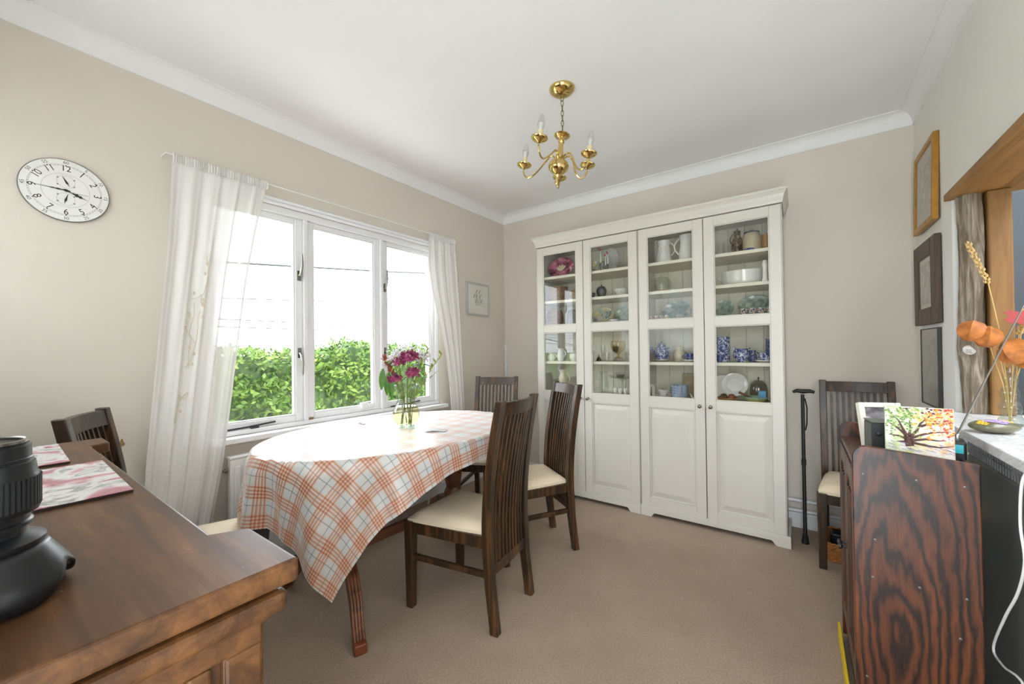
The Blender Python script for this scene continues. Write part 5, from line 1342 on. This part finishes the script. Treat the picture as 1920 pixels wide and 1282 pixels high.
for k in range(9): MB().tube([((.052+.014*math.sin(k/8*PI))*math.cos(2*PI*j/24), (.052+.014*math.sin(k/8*PI))*math.sin(2*PI*j/24), .007+k*.0145) for j in range(25)], .008, 6, False).build('coil', M_BASK, o, smooth=True)
MB().lathe([(.001, 0), (.05, 0), (.05, .006), (.001, .006)], 20, False).build('base', M_BASK, o)
o = ves('storage_jar', 'grey cylindrical jar beside the brown basket on third shelf', 'jar', -.600, .13, S3, hollow([(.040, 0), (.042, .01), (.042, .10), (.036, .115)]), M_GREYT); lid(o, .037, .115, .012)
def milkjug(label, x, y, z, R, h, mat, ang=0, nm='milk_jug'):
    o = ves(nm, label, 'jug', x, y, z, hollow([(R*.7, 0), (R*.75, h*.05), (R, h*.35), (R*.85, h*.65), (R*.6, h*.82), (R*.78, h)]), mat)
    handle(o, R*.72, h*.3, h*.88, R*.75, .0035, mat, ang); spout(o, [(-R*.5*math.cos(ang), -R*.5*math.sin(ang), h*.90), (-R*1.0*math.cos(ang), -R*1.0*math.sin(ang), h*1.02)], [R*.3, R*.12], mat); return o
milkjug('squat white milk jug on the fourth shelf nearest the window', -.775, .075, S4, .034, .068, M_CHINA)
milkjug('taller white milk jug beside the squat one on fourth shelf', -.705, .11, S4, .034, .106, M_CHINA)
o = ves('sugar_bowl', 'small white lidded bowl right of two white milk jugs', 'bowl', -.580, .11, S4, hollow([(.022, 0), (.034, .015), (.038, .04), (.034, .055)]), M_CHINA); lid(o, .035, .055, .015)
milkjug('tall white jug on the bottom glazed shelf nearest the window', -.690, .12, S5, .044, .195, M_CREAMCH, 0, 'tall_jug')
ves('dinner_plate', 'flat grey plate beside the tall white jug on bottom glazed shelf', 'plate', -.575, .15, S5, [(.001, .003), (.05, .003), (.052, 0), (.055, 0), (.09, .014), (.09, .016), (.055, .006), (.001, .006)], M_GREYT)
# --- nearer the window, right door
stand_plate('decor_plate', 'yellow flowered plate standing left on the top shelf', -.385, .235, S1, .076, M_YEL, 0, .2)
stand_plate('oval_dish', 'pale oval dish standing behind the red-tipped birds', -.325, .305, S1, .115, M_CHINA, 0, .14, (.66, 1), 'dish')
for k, (lb, x, h) in enumerate((('tallest white wading bird ornament with a red head, top shelf', -.337, .200), ('white wading bird ornament with red head, rightmost on top shelf', -.285, .165), ('white wading bird ornament with red head, in the middle', -.312, .155))):
    o = thing('bird_ornament', lb, 'ornament', (x, .12+.02*k, S1), group='wading bird ornaments')
    MB().lathe([(.012, 0), (.012, .004), (.002, .006), (.002, h*.40)], 12, True).build('stand', M_GREYT, o)
    MB().tube([(0, 0, h*.38), (.003, 0, h*.5), (.001, 0, h*.66), (-.002, 0, h*.86)], [.004, .0085, .006, .0035], 10).build('body', M_CHINA, o, smooth=True)
    MB().tube([(-.002, 0, h*.85), (-.003, 0, h*.93), (-.008, -.004, h)], [.0045, .008, .003], 8).build('head', M_REDT, o, smooth=True)
ves('glass_dish', 'small clear glass dish at the right of the top shelf', 'dish', -.185, .2, S1, hollow([(.02, 0), (.022, .01), (.045, .05), (.055, .065)], .002), M_GLS)
o = ves('ginger_jar', 'dark pewter lidded ginger jar on the second shelf', 'jar', -.345, .15, S2, hollow([(.024, 0), (.026, .004), (.040, .05), (.040, .07), (.030, .085)]), M_GREYT); lid(o, .030, .085, .014)
ves('dark_bowl', 'small dark bowl left of the ginger jar', 'bowl', -.402, .09, S2, hollow([(.016, 0), (.018, .006), (.028, .035), (.029, .042)]), M_GREYT)
o = ves('pierced_basket', 'white footed china basket with dark spots on second shelf', 'basket', -.187, .18, S2, hollow([(.030, .012), (.045, .02), (.058, .045), (.062, .062)]), patterned('white_china_dark_spots', [(.30, lin(70, 66, 64)), (.36, lin(236, 233, 226))], 60, .2, 1))
for k in range(4): a = k*PI/2+.5; MB().ell((.034*math.cos(a), .034*math.sin(a), .007), (.008, .008, .007), 8, 6).build('foot', M_GREYT, o, smooth=True)
stand_plate('decor_plate', 'yellow centred plate standing on the third shelf', -.385, .275, S3, .100, M_YEL, 0, .3, (1, .70))
stand_plate('decor_plate', 'blue grey plate standing at right of third shelf', -.195, .275, S3, .088, M_SAGE, 0, .3, (1, .76))
ves('pin_dish', 'tiny white pin dish before the two standing plates', 'dish', -.226, .11, S3, hollow([(.022, 0), (.026, .004), (.040, .022)], .002), M_CHINA)
o = ves('amber_goblet', 'large amber glass goblet on the fourth shelf', 'goblet', -.212, .15, S4, [(.001, .020), (.034, .020), (.036, .024), (.012, .034), (.008, .048), (.014, .058), (.046, .085), (.058, .115), (.055, .150), (.052, .160), (.050, .158), (.054, .115), (.042, .088), (.001, .066)], M_AMBER)
MB().lathe([(.001, 0), (.042, 0), (.042, .012), (.032, .020), (.001, .020)], 24, False).build('saucer_foot', M_GLS, o, smooth=True)
o = ves('brass_bell', 'small dark bell left of the amber goblet', 'bell', -.362, .12, S4, [(.001, .0), (.023, 0), (.022, .004), (.014, .022), (.010, .032), (.001, .034)], plain('dark_bell_bronze', lin(74, 42, 42), .35, .5)); MB().tube([(0, 0, .032), (0, 0, .050)], [.003, .005], 8).build('handle', M_GREYT, o)
for k, (lb, x, y, h, R) in enumerate((('tall clear sherry glass at the left of the fourth shelf', -.420, .15, .115, .020), ('tall clear sherry glass second from left, behind the bell', -.360, .20, .125, .022), ('clear wine glass behind the amber goblet', -.270, .24, .120, .026), ('short clear tumbler between bell and amber goblet', -.300, .13, .068, .026), ('small clear liqueur glass at the right of fourth shelf', -.126, .12, .068, .014))):
    if h > .1: pr_ = [(.001, 0), (R*.9, 0), (R*.9, .003), (.004, .008), (.0035, h*.42), (R*.7, h*.55), (R, h*.8), (R*.92, h), (R*.88, h), (R*.94, h*.8), (R*.6, h*.57), (.001, h*.5)]
    else: pr_ = hollow([(R*.8, 0), (R*.85, h*.1), (R, h)], .0015)
    ves('drinking_glass', lb, 'glass', x, y, S4, pr_, M_GLS, 20, 'glasses in the display cabinet')
o = ves('cake_stand', 'green tinted glass cake stand on the bottom glazed shelf', 'cake stand', -.200, .20, S5, [(.001, 0), (.05, 0), (.05, .004), (.012, .018), (.009, .11), (.02, .125), (.085, .135), (.105, .150), (.105, .154), (.082, .141), (.001, .135)], M_GREENG)
o = ves('glass_bowl', 'little cut glass bowl on top of the cake stand', 'bowl', -.215, .195, S5+.1352, hollow([(.025, 0), (.03, .01), (.042, .045)], .002), M_GLS)
ves('glass_vase_tall', 'tall clear glass vase left of the cake stand', 'vase', -.345, .17, S5, hollow([(.022, 0), (.026, .01), (.040, .05), (.034, .10), (.026, .15), (.032, .185)], .002), M_GREENG)
for lb, x in (('white egg cup, leftmost of three before the cake stand', -.214), ('white egg cup, middle of three before the cake stand', -.174), ('white egg cup, rightmost of three before the cake stand', -.134)):
    ves('egg_cup', lb, 'egg cup', x, .085, S5, [(.001, 0), (.014, 0), (.014, .004), (.006, .012), (.006, .022), (.015, .032), (.016, .062), (.014, .062), (.012, .036), (.001, .03)], M_CHINA, 18, 'white egg cups')
ves('shallow_dish', 'wide white shallow dish at left of bottom glazed shelf', 'dish', -.385, .10, S5, hollow([(.03, 0), (.034, .005), (.058, .026)], .003), M_CHINA)
# --- farther cabinet, left door
o = ves('ornate_pitcher', 'ornate white moulded pitcher on the top shelf', 'pitcher', .145, .15, S1, hollow([(.052, 0), (.060, .006), (.058, .03), (.044, .08), (.038, .12), (.044, .155), (.048, .172)]), M_CHINA)
handle(o, .036, .05, .165, .042, .005, M_CHINA, .2); spout(o, [(-.030, 0, .165), (-.055, 0, .185)], [.018, .006])
m = MB()
for k in range(10): a = 2*PI*k/10; m.tube([(.055*math.cos(a), .055*math.sin(a), .03), (.042*math.cos(a+.3), .042*math.sin(a+.3), .085), (.039*math.cos(a+.1), .039*math.sin(a+.1), .13)], .0035, 6)
m.build('moulded_ribs', M_CHINA, o, smooth=True)
o = ves('enamel_jug', 'tall plain white jug beside the ornate pitcher', 'jug', .300, .15, S1, hollow([(.054, 0), (.056, .01), (.046, .09), (.040, .14), (.046, .190)]), M_CHINA); handle(o, .043, .05, .175, .036, .005, M_CHINA, PI+.2)
o = thing('glass_cloche', 'glass dome on a round wooden board, second shelf', 'cloche', (.122, .16, S2)); MB().lathe([(.001, 0), (.078, 0), (.080, .006), (.078, .014), (.001, .014)], 32, False).build('board', M_WOODL, o, smooth=True)
MB().lathe([(.066, .0145), (.066, .070), (.060, .095), (.040, .112), (.012, .118), (.001, .119)], 32, False).build('dome', M_GREENG, o, smooth=True); MB().lathe([(.004, .118), (.004, .124), (.009, .130), (.006, .137), (.001, .138)], 16, False).build('knob', M_GLS, o, smooth=True)
stand_plate('scenic_plate', 'large blue green plate standing on the third shelf left door', .200, .275, S3, .104, M_TEAL, 0, .3, (1, .70))
ves('crystal_vase', 'small cut crystal vase before the large blue green plate', 'vase', .240, .13, S3, hollow([(.024, 0), (.026, .006), (.032, .03), (.024, .05), (.034, .075)], .002), M_GLS)
for lb, x in (('tiny red and blue coffee cup, leftmost in row before plate', .072), ('tiny red and blue coffee cup, second in row before plate', .108), ('tiny red and blue coffee cup, third in row before plate', .144), ('tiny red and blue coffee cup, nearest the crystal vase', .180)):
    cup(lb, x, .065, S3, .016, .026, M_RIMI, 0, 'tiny coffee cups')
def teapot(label, x, y, z, R, h, mat, nm='teapot'):
    o = ves(nm, label, 'teapot', x, y, z, hollow([(R*.6, 0), (R*.65, .004), (R, h*.38), (R*.92, h*.62), (R*.55, h*.80)]), mat); lid(o, R*.56, h*.80, h*.14, mat, h*.035)
    handle(o, R*.85, h*.2, h*.72, R*.55, .0045, mat, 0); spout(o, [(-R*.8, 0, h*.3), (-R*1.2, 0, h*.5), (-R*1.45, 0, h*.78)], [R*.24, R*.16, R*.1], mat); return o
def saucer(label, x, y, z, R, mat=None): return ves('saucer', label, 'saucer', x, y, z, [(.001, .003), (R*.55, .003), (R*.56, 0), (R*.62, 0), (R, .012), (R, .0145), (R*.58, .0065), (.001, .006)], mat or M_CHINA, 32)
saucer('white saucer under the blue patterned teapot', .112, .17, S4, .062); teapot('blue and white patterned teapot on a white saucer', .112, .17, S4+.0067, .050, .138, M_BLUE)
milkjug('cream jug beside the blue patterned teapot', .228, .21, S4, .042, .105, M_CREAMCH, 0, 'cream_jug')
saucer('white saucer under blue cup, left door fourth shelf', .318, .12, S4, .052); cup('blue patterned tea cup beside the cream jug', .318, .12, S4+.0067, .036, .052, M_BLUED, PI)
for k in range(4):
    z = S5+.0+.0195*k
    ves('cereal_bowl', ('pale blue bowl, bottom of the stack of four', 'pale blue bowl, second from bottom of the stack', 'pale blue bowl, third from bottom of the stack', 'pale blue bowl, top of the stack of four')[k], 'bowl', .243, .14, z, [(.001, .003), (.026, 0), (.030, 0), (.052, .022), (.060, .042), (.058, .042), (.050, .0235), (.028, .0045), (.001, .0045)], M_PALEB if k == 0 else patterned('pale_blue_striped_glaze', [(.4, lin(150, 166, 196)), (.6, lin(196, 208, 224))], 40, .2), 32, 'stacked pale blue bowls')
for k in range(3): ves('side_plate', ('side plate at the bottom of the small pile under gravy boat', 'side plate in the middle of the small pile', 'side plate on top of the small pile')[k], 'plate', .125, .16, S5+.0052*k, [(.001, .003), (.036, .003), (.037, 0), (.040, 0), (.068, .010), (.068, .012), (.039, .0045), (.001, .0045)], M_CREAMCH if k % 2 else M_CHINA, 32, 'pile of side plates')
o = ves('gravy_boat', 'small white sauce boat on the pile of side plates', 'sauce boat', .118, .16, S5+.0152, hollow([(.016, 0), (.018, .006), (.028, .03), (.030, .042)], .002), M_CHINA, 24, None, (1.3, .8)); handle(o, .034, .012, .038, .014, .0025, M_CHINA, 0)
o = thing('toast_rack', 'white toast rack at the left of the pale blue bowls', 'toast rack', (.055, .10, S5))
for k in range(4): MB().at(0, -.025+.017*k, 0).tube([(-.016, 0, .006), (-.016, 0, .08), (0, 0, .10), (.016, 0, .08), (.016, 0, .006)], .002, 6).build('hoop', M_CHINA, o)
MB().tube([(-.016, -.03, .004), (-.016, .03, .004)], .0035, 6).tube([(.016, -.03, .004), (.016, .03, .004)], .0035, 6).build('rails', M_CHINA, o)
o = thing('china_spoon', 'white china spoon leaning right of the pale blue bowls', 'spoon', (.345, .09, S5))
MB().tube([(-.022, 0, .048), (-.012, 0, .028), (0, 0, .010)], [.003, .004, .006], 8).build('stem', M_CHINA, o, smooth=True); MB().at(.008, 0, .014, 0, -.5).ell((0, 0, 0), (.016, .012, .012), 14, 8).build('bowl', M_CHINA, o, smooth=True)
o = MB().box(-.065, .065, -.006, .006, 0, .175).build('serving_tray', plain('tawny_tray', lin(176, 160, 128), .5, var=.2, scale=20), bevel=.003); o.location = (.285, .318, S5+.001); o.rotation_euler = (-.1, 0, 0); tag(o, 'tawny tray leaning on the back behind the pale blue bowls', 'tray')
# --- farther cabinet, right door
o = ves('salt_glaze_jug', 'brown speckled jug left of the stoneware crock', 'jug', .612, .20, S1, hollow([(.026, 0), (.030, .01), (.036, .06), (.030, .11), (.018, .14), (.022, .168)]), M_BROWN); handle(o, .024, .08, .155, .018, .004, M_BROWN, PI); lid(o, .021, .168, .008, M_BROWN)
o = ves('stoneware_crock', 'buff stoneware crock with dark lid on the top shelf', 'crock', .700, .16, S1, hollow([(.050, 0), (.054, .008), (.055, .10), (.046, .125), (.044, .130)]), M_STONEW); MB().at(0, 0, .130).lathe([(.045, 0), (.045, .010), (.012, .016), (.011, .024), (.001, .025)], 28).build('lid', M_GREYT, o, smooth=True)
o = MB().ell((0, 0, .016), (.030, .004, .012), 14, 8).build('blue_tag', M_BLUED); o.location = (.690, .098, S1); tag(o, 'small blue oval plaque before the stoneware crock', 'plaque')
o = ves('wooden_pot', 'honey wooden pot at the right end of the top shelf', 'pot', .788, .16, S1, hollow([(.030, 0), (.033, .01), (.036, .06), (.030, .11)]), M_WOODL); MB().tube([(.018, 0, .01), (.020, 0, .165)], [.006, .004], 8).build('paddle', M_WOODD, o)
ves('glass_tumbler', 'clear glass tumbler at the left of stoneware crock shelf', 'glass', .520, .15, S1, hollow([(.020, 0), (.022, .01), (.026, .10)], .0015), M_GLS)
o = ves('oval_casserole', 'large white oval casserole dish on the second shelf', 'casserole', .640, .185, S2, hollow([(.105, 0), (.115, .006), (.122, .03), (.124, .090), (.127, .098)], .005), M_CHINA, 44, None, (1, .72))
handle(o, .118, .045, .085, .022, .005, M_CHINA, PI); handle(o, .118, .045, .085, .022, .005, M_CHINA, 0)
ves('white_candlestick', 'slim white candlestick before the oval casserole', 'candlestick', .775, .07, S2, [(.001, 0), (.021, 0), (.020, .006), (.015, .02), (.013, .085), (.016, .105), (.018, .112), (.015, .118), (.013, .134), (.001, .134)], M_CHINA)
stand_plate('glass_plate', 'pale glass plate standing left on the red cup shelf', .518, .265, S3, .062, M_SAGE, 0, .25)
stand_plate('scenic_plate', 'large green plate standing behind the red and white cups', .705, .285, S3, .100, M_SAGE, 0, .3, (1, .74), rim=M_TEAL)
for lb, x in (('red and white tea cup, leftmost before the large green plate', .650), ('red and white tea cup, second before the large green plate', .700), ('red and white tea cup, third before the large green plate', .750), ('red and white tea cup, rightmost before the large green plate', .800)):
    cup(lb, x, .12, S3, .022, .044, M_RIMI, 0, 'red and white tea cups')
o = ves('blue_tankard', 'tall blue and white mug at the left of blue sugar bowl', 'mug', .520, .19, S4, hollow([(.036, 0), (.038, .005), (.038, .165), (.040, .170)]), M_BLUE); handle(o, .038, .05, .13, .026, .004, M_BLUE, PI)
cup('small blue cup before the tall blue and white mug', .512, .085, S4, .028, .050, M_BLUED, PI)
o = ves('blue_sugar_bowl', 'blue and white two-handled bowl with jug lip on fourth shelf', 'bowl', .630, .14, S4, hollow([(.026, 0), (.030, .005), (.048, .04), (.046, .065), (.038, .078), (.042, .088)]), M_BLUE); handle(o, .040, .035, .095, .030, .0038, M_BLUE, 0); spout(o, [(-.034, 0, .080), (-.056, 0, .098)], [.013, .005])
milkjug('dark blue milk jug right of the two-handled bowl', .688, .20, S4, .030, .075, M_BLUED, 0, 'blue_milk_jug')
saucer('wide white saucer under blue cup, right door fourth shelf', .765, .115, S4, .058); cup('blue patterned tea cup on the wide white saucer', .765, .115, S4+.0067, .032, .050, M_BLUE, PI)
o = ves('blue_mug', 'dark blue tankard behind the cup at right of the fourth shelf', 'mug', .795, .24, S4, hollow([(.034, 0), (.036, .005), (.034, .14), (.037, .150)]), M_BLUED); handle(o, .034, .04, .12, .022, .004, M_BLUED, 0)
stand_plate('white_plate', 'round white plate standing, left one on bottom glazed shelf', .500, .255, S5, .085, M_CHINA, 0, .25)
stand_plate('white_plate', 'round white plate standing behind the wooden bowl', .580, .235, S5+.03, .080, M_CHINA, 0, .25)
ves('wooden_bowl', 'honey wooden bowl before the standing white plates', 'bowl', .545, .15, S5, hollow([(.035, 0), (.038, .004), (.058, .022), (.062, .032)], .004), M_WOODL)
for lb, x, y, r, mt in (('dark round wooden fruit in the wooden bowl, left one', .522, .15, .024, M_WOODD), ('reddish round wooden fruit in the wooden bowl, right one', .570, .145, .024, plain('reddish_wood_fruit', lin(140, 84, 60), .5))):
    o = MB().ell((0, 0, r), (r, r, r), 18, 12).build('wooden_fruit', mt, smooth=True); o.location = (x, y, S5+.0075); tag(o, lb, 'ornament')
o = ves('green_bowl', 'green and yellow banded bowl on the bottom glazed shelf', 'bowl', .705, .14, S5, hollow([(.036, 0), (.040, .010), (.054, .024), (.072, .046)], .004), plain('sea_green_glaze', lin(150, 182, 156), .25, coat=.4))
MB().lathe([(.0405, .0105), (.0545, .024), (.0600, .031), (.0592, .031), (.054, .0245)], 32, False).build('yellow_band', plain('yellow_green_glaze', lin(188, 180, 90), .25), o, smooth=True)
o = thing('pestle', 'dark wooden pestle resting across the green banded bowl', 'pestle', (.690, .12, S5)); MB().tube([(.02, .0, .020), (-.02, 0, .046), (-.075, .0, .072)], [.009, .006, .008], 10).build('rod', M_WOODD, o, smooth=True)
o = thing('smoked_dome', 'smoked glass dome behind the green banded bowl', 'dome', (.715, .275, S5)); MB().lathe([(.001, 0), (.060, 0), (.060, .010), (.001, .010)], 28, False).build('board', M_WOODD, o)
MB().lathe([(.052, .0105), (.052, .085), (.046, .115), (.028, .138), (.001, .145)], 28, False).build('dome', thin_glass('smoked_glass', tint=(.66, .64, .60, 1), ior=1.5, extra=.1), o, smooth=True); MB().lathe([(.003, .144), (.003, .152), (.007, .158), (.001, .164)], 14, False).build('knob', M_GREYT, o, smooth=True)
o = MB().box(-.020, .020, -.010, .010, 0, .052).build('blue_packet', plain('sky_blue_packet', lin(74, 158, 206), .4), bevel=.002); o.location = (.742, .165, S5+.030); o.rotation_euler = (0, 0, .15); tag(o, 'bright blue packet standing in the green banded bowl', 'packet')
for lb, x in (('white printed card before the green banded bowl, left one', .672), ('white printed card before the green banded bowl, right one', .715)):
    o = MB().box(-.018, .018, -.002, .002, 0, .020).build('place_card', plain('white_card', lin(232, 230, 226), .6), bevel=.0005, seg=1); o.location = (x, .048, S5+.0002); tag(o, lb, 'card')
